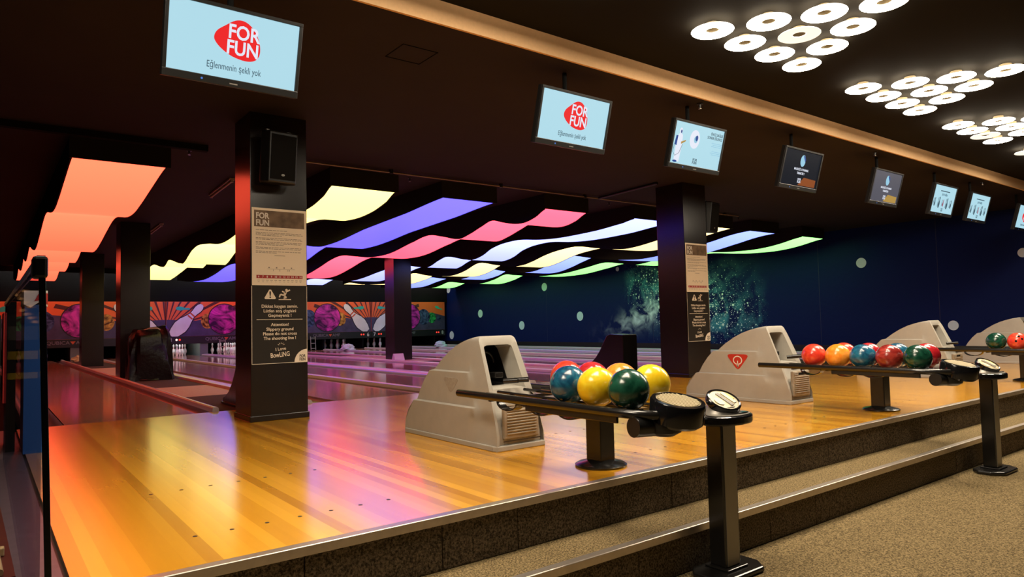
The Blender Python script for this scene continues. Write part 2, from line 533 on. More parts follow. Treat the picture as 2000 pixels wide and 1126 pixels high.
# metal nosings and the dark strip behind each
def nosing(n, y, z, label):
    mb = MB()
    mb.prism_x([(y-0.022, z-0.036), (y-0.017, z-0.036), (y-0.017, z-0.004), (y+0.028, z-0.001), (y+0.028, z+0.002), (y-0.018, z+0.003), (y-0.022, z)], 0.2, XW-0.02)
    o = struct(mb, 'trim_%d' % n, M['nosing'], label, bevel=0.0015)
    return o
nosing(1, YN, 0.0, 'worn aluminium nosing along the approach edge')
nosing(2, YN2, ZT, 'worn aluminium nosing along the carpeted step')
struct(MB().box(0.235, XW-0.02, YN+0.012, YN+0.030, -0.02, 0.0012), 'trim_3', M['rubber'], 'dark rubber strip behind the approach nosing')
struct(MB().box(-1.5, XW+0.2, YFAS+0.02, 27.5, ZC, ZC+0.12), 'ceiling', M['ceil'], 'low dark brown ceiling over approach and lanes')
struct(MB().box(-4, XW+0.2, -4, YFAS+0.02, ZU, ZU+0.1), 'ceiling', M['ceil2'], 'higher black ceiling over the seating area')
struct(MB().box(-4, XW+0.1, YFAS, YFAS+0.02, ZC, ZU), 'trim_4', M['fascia'], 'beige fascia strip where the two ceilings meet')
wr = struct(MB().box(XW, XW+0.1, -4, 27.5, 0.165, ZU), 'wall_right', M['mural'], 'navy mural wall printed with a galaxy and pale moons')
struct(MB().box(XW-0.015, XW+0.1, YN+0.1, 27.5, -0.1, 0.165), 'baseboard_right', M['baseboard'], 'dark strip below the mural')
struct(MB().box(-1.6, -1.5, -4, 27.5, ZF, ZU), 'wall_left', M['matte_black'], 'dark wall on the far side of the arcade corner')
struct(MB().box(-1.5, XW, 25.42, 25.5, 1.80, ZC), 'wall_back', M['matte_black'], 'dark wall above the pin deck masks')
struct(MB().box(-1.5, XW, 27.3, 27.4, -0.1, ZC), 'wall_pit', M['pit'], 'black rear wall of the pinsetter pits')
struct(MB().box(-3, 0.232, YN+0.001, YFOUL, ZF-0.1, -0.001), 'floor_corner', M['left_floor'], 'dull purple grey floor behind the glass partition')
struct(MB().box(-1.5, XW, YFOUL, 27.3, -0.3, -0.125), 'floor_lanes', M['pit'], 'dark bed beneath the lanes')
for (y, z, r) in ((7.674, 2.041, 0.115), (4.581, 1.982, 0.09), (5.855, 0.598, 0.10), (17.08, 1.035, 0.155), (22.93, 1.266, 0.16), (20.25, 0.762, 0.16), (18.9, 2.115, 0.145), (25.1, 0.40, 0.17), (25.3, 2.36, 0.15), (15.3, 2.48, 0.07)):
    MB().prism_x([(y+r*math.cos(t*math.pi/14), z+r*math.sin(t*math.pi/14)) for t in range(28)], XW-0.0025, XW).build('printed_moon', M['mural_dot'], wr)
for y in (8.695, 6.095, 18.79, 13.9):
    MB().box(XW-0.0015, XW, y-0.004, y+0.004, 0.17, ZC).build('seam', mat('mural seam', (0.03, 0.035, 0.07), 0.5), wr)

# columns
def column(x0, x1, y0, y1, label, base=True):
    o = tag(empty('column', ((x0+x1)/2, (y0+y1)/2, -0.02)), label, kind='structure')
    a, b = (x1-x0)/2, (y1-y0)/2
    MB().box(-a, a, -b, b, -0.1, ZC+0.02).build('shaft', M['column'], o, bevel=0.004)
    if base:
        MB().box(-a-0.012, a+0.012, -b-0.012, b+0.012, 0.02, 0.075).build('base_strip', M['column'], o, bevel=0.006)
    return o
colA = column(1.935, 2.465, 6.45, 6.93, 'dark square column on the approach with two notices and a loudspeaker, left of the beige ball return')
colB = column(8.11, 8.635, 6.45, 6.96, 'dark square column with notices standing behind the ball return with the red logo')
column(1.975, 2.46, 14.25, 14.78, 'dark column beside the machine under the black plastic cover', False)
column(1.975, 2.46, 20.4, 20.9, 'far dark column between the covered machine and the pin deck', False)
column(8.11, 8.60, 15.44, 15.93, 'dark column between lanes with a folded white card at its foot', False)

# ------------------------------------------------------------------ lanes
LANES = [(0.61, 1.73), (3.24, 4.33), (4.76, 5.70), (6.45, 7.50), (9.00, 10.02), (10.68, 11.70), (12.25, 13.28), (13.96, 14.98)]
GUT = [((0.37, 0.605), (1.735, 1.895)), ((2.97, 3.235), (4.335, 4.50)), ((4.60, 4.755), (5.705, 5.92)), ((6.23, 6.445), (7.505, 7.72)),
       ((8.78, 8.995), (10.025, 10.22)), ((10.46, 10.675), (11.705, 11.90)), ((12.03, 12.245), (13.285, 13.47)), ((13.76, 13.955), (14.985, 15.2))]
LN = ['beneath the orange ceiling wave', 'beneath the yellow ceiling wave', 'beneath the violet blue ceiling wave', 'beneath the pink ceiling wave',
      'beneath the icy white ceiling wave', 'beneath the cream ceiling wave', 'beneath the pale blue ceiling wave', 'beneath the green ceiling wave beside the mural']
YE = 26.6
for i, (a, b) in enumerate(LANES):
    t = tag(empty('bowling_lane', ((a+b)/2, YFOUL, 0)), 'glossy wooden bowling lane %s' % LN[i], 'lane', 'bowling lanes')
    c = (a+b)/2
    MB().box(a-c, b-c, 0.006, YE-YFOUL, -0.12, -0.001).build('lane_surface', M['lane'], t)
    for g0, g1 in GUT[i]:
        mb = MB()
        n = 8
        vs, fs = [], []
        for y in (0.006, YE-YFOUL):
            for k in range(n+1):
                th = math.pi*k/n
                vs.append(((g0+g1)/2-c - (g1-g0)/2*math.cos(th), y, -0.01-0.075*math.sin(th)))
        for k in range(n): fs.append((k, k+1, n+2+k, n+1+k))
        mb.add(vs, fs)
        mb.build('gutter', M['gutter'], t, smooth=True)
CAPS = [(0.30, 0.365, 'left of the orange-lit lane'), (1.90, 1.965, 'running past the covered machine'), (2.78, 2.965, 'right of the carpeted gap with the covered machine'), (4.505, 4.595, 'between the yellow-lit and violet-lit lanes'),
        (5.925, 6.225, 'between the violet-lit and pink-lit lanes'), (7.725, 7.86, 'left of the gap with the lone far column'), (8.66, 8.775, 'right of the gap with the lone far column'), (10.225, 10.455, 'between the icy white and cream lit lanes'),
        (11.905, 12.025, 'between the cream and pale blue lit lanes'), (13.475, 13.755, 'between the pale blue and green lit lanes'), (15.205, 15.33, 'closest to the mural wall')]
for a, b, s in CAPS:
    wd = b-a
    n = 6
    prof = [(a, -0.12)] + [(a+wd/2-wd/2*math.cos(math.pi*k/n), 0.012+0.032*math.sin(math.pi*k/n)**0.6) for k in range(n+1)] + [(b, -0.12)]
    mb = MB()
    mb.prism_y(prof, YFOUL+0.03, 25.2)
    tag(mb.build('lane_divider', M['cap'], smooth=True), 'raised rounded divider %s' % s, 'lane divider', 'dividers between lanes')
# carpeted gaps around the column rows
def gap(x0, x1, label):
    g = tag(empty('floor_gap', ((x0+x1)/2, YFOUL, 0)), label, kind='structure')
    h = (x1-x0)/2
    for (y0, y1, m) in ((0.01, 2.0, 'gap_carpet'), (2.0, 3.9, 'gap_board'), (3.9, 6.9, 'gap_carpet'), (6.9, 11.5, 'gap_board'), (11.5, 17.6, 'gap_carpet')):
        MB().box(-h, h, y0, y1-0.004, -0.12, -0.004).build('floor_panel', M[m], g)
gap(1.97, 2.775, 'strip of worn carpet and beige boards under the column row by the orange-lit lane')
gap(7.865, 8.655, 'strip of worn carpet and boards under the far lone column')
struct(MB().box(15.335, XW-0.015, YFOUL, 25.4, -0.12, -0.004), 'floor_edge', M['gap_carpet'], 'dark floor strip below the mural')

# ------------------------------------------------------------------ pins, pits and masks
def pin_mesh():
    prof = [(0.0257, 0), (0.0286, 0.006), (0.036, 0.05), (0.0455, 0.076), (0.0580, 0.105), (0.0605, 0.114), (0.0560, 0.16), (0.0392, 0.205), (0.0270, 0.235), (0.0235, 0.254), (0.0250, 0.275), (0.0305, 0.31), (0.0323, 0.342), (0.0270, 0.366), (0.014, 0.378), (0.002, 0.381)]
    return MB().lathe(prof, 14).mesh('pin_body', M['pin'], True)
def pin_band(z0, z1, r0, r1):
    return MB().lathe([(r0+0.0012, z0), (r1+0.0012, z1)], 14, close=False).mesh('neck_stripe', M['pin_red'], True)
PB = pin_mesh()
S1, S2 = pin_band(0.225, 0.236, 0.0302, 0.0268), pin_band(0.262, 0.273, 0.0240, 0.0249)
def pins(lane, label, spots=None):
    c = (LANES[lane][0]+LANES[lane][1])/2
    k = 0
    for r in range(4):
        for j in range(r+1):
            k += 1
            if spots and k not in spots: continue
            t = tag(empty('bowling_pin', (c + (j-r/2)*0.3048*0.92, 25.55+r*0.264, -0.001)), label, 'bowling pin', label.replace('white ', '')+' set')
            place(PB, 'pin_body', t)
            place(S1, 'neck_stripe', t)
            place(S2, 'neck_stripe', t)
pins(2, 'white bowling pin with red neck stripes standing under the number 3')
pins(3, 'white bowling pin with red neck stripes on the lit deck beside the grey green divider', )
pins(5, 'bowling pin in the unlit pit left of the number 6')
pins(6, 'bowling pin in the unlit pit right of the number 7')
pins(4, 'bowling pin in the unlit pit left of the purple lane with the leaning metal frame')
pins(0, 'bowling pin in the dark pit under the red-lit mask')
# kickback dividers between the pits
for a, m, s in ((0.32, 'pit', 'left of the red-lit lane pit'), (2.3, 'kick', 'behind the far dark column'), (4.55, 'pit', 'left of the pins under number 3'), (6.06, 'kick', 'between the two lit pin decks'), (8.3, 'pit', 'behind the lone far column'),
             (10.34, 'pit', 'between the unlit pits left of number 6'), (11.965, 'pit', 'between the pits under numbers 6 and 7'), (13.615, 'pit', 'between the pits right of number 7'), (15.25, 'pit', 'under number 8')):
    wd = 0.13 if m == 'kick' else 0.03
    tag(MB().box(a-wd, a+wd, 25.43, 27.28, -0.11, 0.62).build('pit_divider', M[m]), 'upright pit divider %s' % s, 'pit divider', 'dividers between the pinsetter pits')
# pin deck lamps over the two lit decks
for lane, s in ((2, 'above the pins under number 3'), (3, 'above the pins beside the grey green divider')):
    a, b = LANES[lane]
    t = tag(empty('pin_deck_lamp', ((a+b)/2, 25.50, 0.74)), 'cool white tube lamp hidden behind the mask %s' % s, 'lamp', 'pin deck lamps')
    MB().box(-0.45, 0.45, -0.0705, 0.02, 0.005, 0.04).build('lamp_housing', M['white'], t)
    MB().tube((-0.45, 0, -0.012), (0.45, 0, -0.012), 0.016).build('tube', emit('pin lamp glow', (0.78, 0.92, 1.0), 45), t)
# masks
YM = 25.40
bounds = [(-0.05, 4.853, 1), (4.853, 8.62, -1), (8.62, 12.31, 1), (12.31, 15.76, -1)]     # burst at right end = 1
nums = ['12', '34', '56', '78']
M['art_orange'] = mat('mask orange print', (0.90, 0.15, 0.035), 0.5)
M['art_ray'] = mat('mask ray print', (0.10, 0.02, 0.02), 0.5)
M['art_dark'] = mat('mask dusk print', (0.06, 0.045, 0.11), 0.5, noise=(3, 0.9))
M['art_pin'] = mat('mask pin print', (0.86, 0.80, 0.78), 0.5, noise=(1.6, 0.3))
M['art_pin_red'] = mat('mask pin stripe print', (0.62, 0.10, 0.03), 0.5)
M['art_ball'] = ball_mat('mask purple ball print', (0.05, 0.004, 0.06), (0.85, 0.05, 0.55), 1.9)
M['art_gold'] = ball_mat('mask gold ball print', (0.08, 0.02, 0.006), (0.85, 0.42, 0.08), 4)
M['art_blue'] = ball_mat('mask navy ball print', (0.015, 0.02, 0.06), (0.09, 0.13, 0.28), 4)
M['art_green'] = ball_mat('mask green ball print', (0.008, 0.04, 0.024), (0.06, 0.60, 0.16), 4)
M['art_teal'] = mat('mask teal pin print', (0.03, 0.50, 0.36), 0.5)
M['art_outline'] = mat('mask outline print', (0.012, 0.008, 0.012), 0.5)
M['mask_bar'] = mat('mask lower bar', (0.010, 0.009, 0.011), 0.4)
M['led_red'] = emit('red led', (1, 0.06, 0.04), 1.1)
M['led_white'] = emit('pale led', (1, 0.75, 0.6), 2.0)
M['num_white'] = mat('white numeral print', (0.65, 0.65, 0.62), 0.5)
M['logo_grey'] = mat('grey logo print', (0.17, 0.15, 0.18), 0.4)
def pin_outline(x0, z0, x1, z1, grow=0.0):
    """2-d bowling pin from its base (x0,z0) to its head (x1,z1)"""
    L = math.hypot(x1-x0, z1-z0)
    ux, uz = (x1-x0)/L, (z1-z0)/L
    px, pz = -uz, ux
    prof = [(0.0, 0.075), (0.12, 0.125), (0.28, 0.158), (0.42, 0.14), (0.54, 0.095), (0.65, 0.062), (0.74, 0.066), (0.85, 0.084), (0.93, 0.076), (0.985, 0.045), (1.0, 0.0)]
    pts = [(x0+ux*L*s+px*(r*L+grow), z0+uz*L*s+pz*(r*L+grow)) for s, r in prof]
    pts += [(x0+ux*L*s-px*(r*L+grow), z0+uz*L*s-pz*(r*L+grow)) for s, r in prof[::-1][1:]]
    return pts
def clip_poly(pts, x0, x1, z0, z1):
    def cl(p, ax, lim, keep_less):
        out = []
        for i in range(len(p)):
            a, b = p[i-1], p[i]
            ia = (a[ax] <= lim) if keep_less else (a[ax] >= lim)
            ib = (b[ax] <= lim) if keep_less else (b[ax] >= lim)
            if ia != ib:
                t = (lim-a[ax])/(b[ax]-a[ax])
                out.append((a[0]+t*(b[0]-a[0]), a[1]+t*(b[1]-a[1])))
            if ib: out.append(b)
        return out
    for ax, lim, kl in ((0, x0, False), (0, x1, True), (1, z0, False), (1, z1, True)):
        pts = cl(pts, ax, lim, kl)
        if not pts: break
    return pts
for k, (xa, xb, side) in enumerate(bounds):
    W_ = xb-xa
    t = tag(empty('pinsetter_mask', (xa, YM, 0)), ['printed pin and ball mask at the dark red-lit end behind the two column row', 'printed pin and ball mask above the brightly lit pins', 'printed pin and ball mask above the leaning frame and unlit pins', 'printed pin and ball mask ending at the galaxy mural'][k], 'mask unit', 'printed masks above the pins')
    Z0, Z1 = 0.655, 1.825
    MB().box(0.01, W_-0.01, 0, 0.03, Z0, Z1).build('mask_board', M['art_orange'], t)
    MB().box(0.005, W_-0.005, -0.012, 0.03, 0.40, Z0-0.002).build('lower_bar', M['mask_bar'], t, bevel=0.006)
    sc_ = W_/3.6
    X = (lambda d: W_-d*sc_) if side == 1 else (lambda d: d*sc_)
    layer = [0]
    def art(name, pts, m):
        pts = clip_poly(pts, 0.012, W_-0.012, Z0+0.003, Z1-0.003)
        if len(pts) < 3: return
        layer[0] += 1
        MB().prism_y(pts, -0.0006*layer[0]-0.0006, -0.0006*layer[0]).build(name, m, t)
    # rays of the burst
    for j in range(13):
        an = R(18+j*11.5)
        r1 = 2.4
        pts = [(X(0.0+0.25*math.cos(an-0.028)), 0.95+0.2*math.sin(an-0.028)), (X(r1*math.cos(an-0.028)), 0.95+r1*math.sin(an-0.028)), (X(r1*math.cos(an+0.028)), 0.95+r1*math.sin(an+0.028)), (X(0.25*math.cos(an+0.028)), 0.95+0.2*math.sin(an+0.028))]
        if math.cos(an) < -0.02: continue
        art('printed_ray', pts, M['art_ray'])
    art('printed_dusk', [(X(0), Z0), (X(3.62), Z0), (X(3.62), 1.22), (X(3.0), 1.36), (X(2.4), 1.42), (X(1.6), 1.30), (X(0.9), 1.18), (X(0.0), 1.22)], M['art_dark'])
    art('printed_flying_pin', pin_outline(X(0.30), 1.60, X(0.72), 1.58), M['art_teal'])
    art('printed_flying_pin', pin_outline(X(3.1), 1.64, X(3.45), 1.50), M['art_teal'])
    art('printed_ball', ellipse(X(3.28), 1.12, 0.10, 0.10), M['art_blue'])
    art('printed_ball', ellipse(X(2.92), 1.16, 0.20, 0.22), M['art_green'])
    art('printed_ball', ellipse(X(2.50), 1.20, 0.30, 0.33), M['art_blue'])
    art('printed_ball', ellipse(X(1.26), 1.16, 0.22, 0.26), M['art_gold'])
    art('printed_outline', ellipse(X(1.78), 1.22, 0.545, 0.545), M['art_outline'])
    art('printed_ball', ellipse(X(1.78), 1.22, 0.515, 0.515), M['art_ball'])
    art('printed_outline', pin_outline(X(0.16), 0.68, X(1.10), 1.72, 0.03), M['art_outline'])
    art('printed_pin', pin_outline(X(0.16), 0.68, X(1.10), 1.72), M['art_pin'])
    cx0, cz0 = X(0.16+0.94*0.64), 0.68+1.04*0.64
    dx, dz = X(1.10)-X(0.16), 1.04
    L_ = math.hypot(dx, dz)
    ux, uz = dx/L_, dz/L_
    for off in (-0.06, 0.05):
        p = (cx0+ux*off, cz0+uz*off)
        art('printed_stripe', [(p[0]-uz*0.10-ux*0.03, p[1]+ux*0.10-uz*0.03), (p[0]+uz*0.10-ux*0.03, p[1]-ux*0.10-uz*0.03), (p[0]+uz*0.10+ux*0.02, p[1]-ux*0.10+uz*0.02), (p[0]-uz*0.10+ux*0.02, p[1]+ux*0.10+uz*0.02)], M['art_pin_red'])
    # lower bar: logo, numerals, lamps
    lx = [2.30, 1.95, 2.0, 1.62][k]
    text('QUBICA', 0.15, M['logo_grey'], t, lx-0.10, -0.0135, 0.545, align='RIGHT', bold=0.01, width=1.1)
    text('AMF', 0.15, M['logo_grey'], t, lx+0.06, -0.0135, 0.545, align='LEFT', bold=0.01, width=1.1)
    MB().prism_y([(lx-0.09, 0.59), (lx+0.05, 0.59), (lx-0.02, 0.49)], -0.0135, -0.0125).build('logo_triangle', M['art_pin_red'], t)
    for n_, xx, sgn in ((nums[k][0], 0.14, 1), (nums[k][1], W_-0.14, -1)):
        text(n_, 0.20, M['num_white'], t, xx, -0.0135, 0.53, 'lane_number', bold=0.02)
        for q in range(2):
            MB().tube((xx+sgn*(0.19+0.10*q), -0.0145, 0.54), (xx+sgn*(0.19+0.10*q), -0.0125, 0.54), 0.034, n=10).build('signal_light', M['led_white'] if (k == 1 and q == 0 and sgn == 1) else M['led_red'], t)

# added strip lamps under the ceiling to brighten the masks, tubes shaded from view
for k, (xa, xb, side) in enumerate(bounds):
    t = tag(empty('added_mask_lamp', ((max(xa, 0.1)+xb)/2, 24.95, ZC)), 'added shaded black strip lamp under the ceiling before %s' % ['the red-lit mask', 'the mask above the lit pins', 'the mask above the unlit pins', 'the mask beside the mural'][k], 'strip lamp', 'added strip lamps washing the masks')
    h = (xb-max(xa, 0.1))/2-0.08
    MB().box(-h, h, -0.05, -0.03, -0.16, -0.001).box(-h, h, -0.03, 0.05, -0.025, -0.001).build('shade', M['matte_black'], t)
    MB().tube((-h+0.02, 0.01, -0.055), (h-0.02, 0.01, -0.055), 0.016, n=10).build('tube', emit('added mask lamp glow', (1.0, 0.90, 0.86), 42.0), t, smooth=True)

# ------------------------------------------------------------------ wavy light panels
PR = dict(
 orange=((0.70, 1.562), [(8.20,2.62),(8.99,2.53),(9.82,2.43),(10.29,2.40),(10.80,2.43),(11.49,2.53),(11.99,2.55),(12.66,2.47),(13.41,2.36),(14.06,2.29),(14.69,2.32),(16.1,2.51),(16.95,2.39),(17.58,2.36),(18.5,2.50),(19.14,2.38),(19.90,2.34),(21.2,2.48),(22.09,2.33),(22.9,2.30),(24.6,2.45)]),
 yellow=((3.46, 4.34), [(8.20,2.62),(8.45,2.53),(8.83,2.46),(9.30,2.43),(9.80,2.45),(10.18,2.51),(10.63,2.58),(11.02,2.61),(11.6,2.60),(12.5,2.47),(13.3,2.43),(14.2,2.52),(15.0,2.57),(15.54,2.51),(15.89,2.41),(16.13,2.34),(16.42,2.32),(17.75,2.51),(18.1,2.43),(18.42,2.40),(19.6,2.55),(20.66,2.46),(21.90,2.35),(22.35,2.35),(24.6,2.52)]),
 blue=((5.09, 5.963), [(8.20,2.62),(9.23,2.55),(10.73,2.48),(11.72,2.40),(12.37,2.38),(12.79,2.40),(13.6,2.52),(14.2,2.60),(14.67,2.58),(15.59,2.42),(16.5,2.33),(18.0,2.50),(18.9,2.52),(20.2,2.38),(21.38,2.31),(23.07,2.36),(24.78,2.50)]),
 pink=((6.957, 7.82), [(8.20,2.61),(8.44,2.52),(8.71,2.47),(8.97,2.48),(9.27,2.54),(9.62,2.62),(9.92,2.56),(10.3,2.47),(10.68,2.42),(11.2,2.52),(11.74,2.61),(12.33,2.55),(13.40,2.41),(14.34,2.41),(15.11,2.50),(15.9,2.59),(16.53,2.55),(17.29,2.42),(18.10,2.30),(18.74,2.26),(19.51,2.29),(21.5,2.42),(23.2,2.30),(24.78,2.42)]),
 ice=((8.98, 9.86), [(8.20,2.61),(8.48,2.57),(9.13,2.52),(10.12,2.50),(10.76,2.53),(11.46,2.60),(12.08,2.58),(12.48,2.51),(12.79,2.40),(13.13,2.34),(13.40,2.35),(14.3,2.50),(14.73,2.44),(15.11,2.34),(15.40,2.33),(16.8,2.51),(17.14,2.49),(17.71,2.42),(19.38,2.27),(20.19,2.28),(21.33,2.39),(23.2,2.53),(24.29,2.40)]),
 cream=((10.88, 11.752), [(8.20,2.62),(9.3,2.47),(10.12,2.38),(10.58,2.41),(11.01,2.47),(11.7,2.58),(12.19,2.57),(12.79,2.50),(13.51,2.35),(13.91,2.31),(14.21,2.32),(14.89,2.41),(15.7,2.53),(16.44,2.36),(17.07,2.28),(17.57,2.30),(18.44,2.37),(19.4,2.51),(19.96,2.39),(21.12,2.29),(23.11,2.37),(24.2,2.50),(24.78,2.47)]),
 paleblue=((12.46, 13.385), [(8.20,2.63),(8.63,2.60),(9.11,2.52),(9.80,2.41),(10.3,2.36),(11.2,2.31),(11.8,2.34),(12.18,2.38),(12.68,2.45),(13.7,2.61),(14.19,2.53),(14.64,2.42),(15.20,2.32),(15.75,2.31),(16.60,2.41),(17.6,2.56),(18.21,2.42),(18.91,2.34),(19.27,2.35),(20.21,2.43),(21.1,2.53),(22.06,2.45),(22.97,2.33),(24.06,2.32),(24.78,2.37)]),
 green=((14.36, 15.228), [(8.20,2.61),(8.82,2.50),(9.32,2.45),(9.84,2.45),(10.38,2.48),(11.35,2.57),(12.3,2.47),(13.11,2.39),(13.59,2.46),(14.3,2.55),(15.04,2.47),(15.99,2.37),(17.02,2.35),(17.74,2.39),(18.70,2.49),(19.15,2.54),(19.78,2.41),(20.53,2.32),(21.12,2.34),(22.01,2.42),(22.8,2.50),(23.45,2.40),(23.91,2.35),(24.38,2.36),(24.78,2.39)]))
PCOL = dict(orange=(1.0, 0.080, 0.038), yellow=(1.0, 0.82, 0.22), blue=(0.070, 0.058, 1.0), pink=(1.0, 0.056, 0.095), ice=(0.30, 0.335, 1.0), cream=(1.0, 0.74, 0.30), paleblue=(0.19, 0.25, 1.0), green=(0.27, 1.0, 0.21))
PLAB = dict(orange='orange glowing wavy ceiling panel at the dark left end', yellow='yellow glowing wavy ceiling panel beside the speaker column', blue='violet blue glowing ceiling panel, long and straight at its start', pink='pink glowing wavy ceiling panel in front of the lone far column',
            ice='icy white glowing wavy ceiling panel left of the column with the side-mounted speaker', cream='cream white glowing wavy ceiling panel ending behind the column speaker', paleblue='pale blue glowing wavy ceiling panel beside the green one', green='green glowing wavy ceiling panel along the galaxy mural')
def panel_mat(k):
    # back-lit membrane: uneven backlight painted into the emission, dimmer where it hangs lower
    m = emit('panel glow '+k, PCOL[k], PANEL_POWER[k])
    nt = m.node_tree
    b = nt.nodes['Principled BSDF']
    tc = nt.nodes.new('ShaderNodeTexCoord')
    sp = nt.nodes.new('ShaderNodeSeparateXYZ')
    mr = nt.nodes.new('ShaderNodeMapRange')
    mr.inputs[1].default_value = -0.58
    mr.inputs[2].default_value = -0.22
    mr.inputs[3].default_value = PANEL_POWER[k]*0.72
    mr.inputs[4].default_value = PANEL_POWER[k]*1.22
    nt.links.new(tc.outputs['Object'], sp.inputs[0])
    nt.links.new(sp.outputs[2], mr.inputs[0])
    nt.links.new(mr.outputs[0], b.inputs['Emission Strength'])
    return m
for k, ((x0, x1), pts) in PR.items():
    t = tag(empty('light_panel', ((x0+x1)/2, 8.2, ZC)), PLAB[k], 'light panel', 'wavy light panels over the lanes')
    h = (x1-x0)/2
    cv = smooth_curve(pts, 5)
    mb = MB()
    vs, fs = [], []
    for (y, z) in cv:
        vs += [(-h, y-8.2, z-ZC), (h, y-8.2, z-ZC), (-h, y-8.2, z-ZC+0.012), (h, y-8.2, z-ZC+0.012)]
    n = len(cv)
    for i in range(n-1):
        a, b = 4*i, 4*i+4
        fs += [(a, a+1, b+1, b), (a+2, b+2, b+3, a+3), (a, b, b+2, a+2), (a+1, a+3, b+3, b+1)]
    fs += [(0, 2, 3, 1), (4*n-4, 4*n-3, 4*n-1, 4*n-2)]
    mb.add(vs, fs)
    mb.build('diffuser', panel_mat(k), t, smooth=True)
    for s in (-1, 1):
        sb = MB()
        vs, fs = [], []
        for (y, z) in cv:
            xa_, xb_ = s*(h+0.001), s*(h+0.016)
            vs += [(xa_, y-8.2, z-ZC-0.006), (xb_, y-8.2, z-ZC-0.006), (xa_, y-8.2, -0.001), (xb_, y-8.2, -0.001)]
        for i in range(n-1):
            a, b = 4*i, 4*i+4
            fs += [(a, a+1, b+1, b), (a+2, b+2, b+3, a+3), (a, b, b+2, a+2), (a+1, a+3, b+3, b+1)]
        fs += [(0, 2, 3, 1), (4*n-4, 4*n-3, 4*n-1, 4*n-2)]
        sb.add(vs, fs)
        sb.build('side_wall', M['panel_side'], t)
    MB().box(-h-0.03, h+0.05, -0.02, -0.001, 2.615-ZC, -0.001).build('end_board', M['panel_side'], t)

# ------------------------------------------------------------------ disc lamps over the seating area
def lamp_meshes(m):
    # glowing underside with a centre hole, back with glow added to light the fascia, beige cup rising through the hole
    a = MB().lathe([(0.048, 0.008), (0.06, 0.004), (0.146, 0.0), (0.152, 0.004)], 32, close=False).mesh('lamp_disc', m, True)
    c = MB().lathe([(0.152, 0.0045), (0.146, 0.010), (0.06, 0.016), (0.048, 0.016), (0.048, 0.0085)], 32, close=False).mesh('lamp_back', M['lamp_back'], True)
    cup = MB()
    cup.lathe([(0.0475, 0.012), (0.0475, 0.060), (0.0, 0.060)], 16, close=False)
    b = cup.mesh('lamp_cup', M['lamp_cup'], True)
    return a, b, c
LM = {'b': emit('lamp disc bright', LAMP_COLOR, LAMP_BRIGHT), 'n': emit('lamp disc', LAMP_COLOR, LAMP_NORMAL), 'd': emit('lamp disc dim', LAMP_COLOR, LAMP_DIM)}
LME = {k: lamp_meshes(m) for k, m in LM.items()}
rows = [(3.045, 0.0, 4), (2.72, 0.21, 3), (2.415, 0.41, 2), (2.092, 0.59, 1)]
CL = [(1.80, '', ('nnnn', 'nnn', 'nn', 'n')), (-0.45, '', ('nnnn', 'nnn', 'nn', 'n')), (4.236, 'over the step opposite the unlit-looking screens', ('bnnb', 'ndn', 'nn', 'b')), (6.506, '', ('nnnn', 'nnn', 'nb', 'b')), (8.70, '', ('bbdb', 'nnn', 'nn', 'n')), (11.0, '', ('dbnn', 'nnn', 'nn', 'n'))]
CLN = ['the middle logo screen', 'the partition logo screen', 'the sprayer screen', 'the near-black screen', 'the slate grey screen', 'the small pin slides']
# which lamps glow: measured brightness (first two clusters unseen, added to light the left side), row order far to near the fascia
for ci, (x0, _, br) in enumerate(CL):
    for (y, off, n), bb in zip(rows, br):
        for j in range(n):
            xx = x0+off+0.403*j - (0.02*j if n == 1 else 0)
            kind = bb[j]
            z = 2.948
            lab = '%s round lamp, %s of the lamp triangle facing %s' % ({'b': 'glaring', 'n': 'glowing', 'd': 'dim beige'}[kind], {4: 'row of four', 3: 'row of three', 2: 'row of two', 1: 'tip'}[n], CLN[ci])
            t = tag(empty('disc_lamp', (xx, y, z)), lab, 'ceiling lamp', 'lamp triangle facing '+CLN[ci])
            place(LME[kind][0], 'lamp_disc', t)
            place(LME[kind][1], 'lamp_cup', t)
            place(LME[kind][2], 'lamp_back', t)

# ------------------------------------------------------------------ televisions
M['scr_pale'] = emit('screen pale blue', (0.42, 0.69, 0.80), 1.0)
M['scr_dark'] = emit('screen near black', (0.010, 0.012, 0.018), 1.0)
M['scr_dark'].node_tree.nodes['Principled BSDF'].inputs['Specular IOR Level'].default_value = 0.04
M['scr_grey'] = emit('screen slate', (0.085, 0.085, 0.11), 1.0)
M['scr_red'] = emit('screen red', (0.82, 0.020, 0.022), 1.0)
M['scr_white'] = emit('screen white', (0.74, 0.78, 0.90), 1.0)
M['scr_ink'] = emit('screen ink', (0.05, 0.09, 0.12), 1.0)
M['scr_ink2'] = emit('screen faint ink', (0.14, 0.26, 0.33), 1.0)
M['scr_blue'] = emit('screen blue', (0.015, 0.06, 0.26), 1.0)
M['scr_sky'] = emit('screen sky', (0.28, 0.55, 0.72), 1.0)
M['scr_orange'] = emit('screen orange', (0.24, 0.06, 0.012), 1.0)
M['scr_gold'] = emit('screen gold', (0.42, 0.26, 0.06), 1.0)
M['scr_crimson'] = emit('screen crimson', (0.30, 0.02, 0.06), 1.0)
M['led_blue'] = emit('blue standby light', (0.1, 0.25, 0.8), 0.8)
TW, TH = 0.745, 0.435
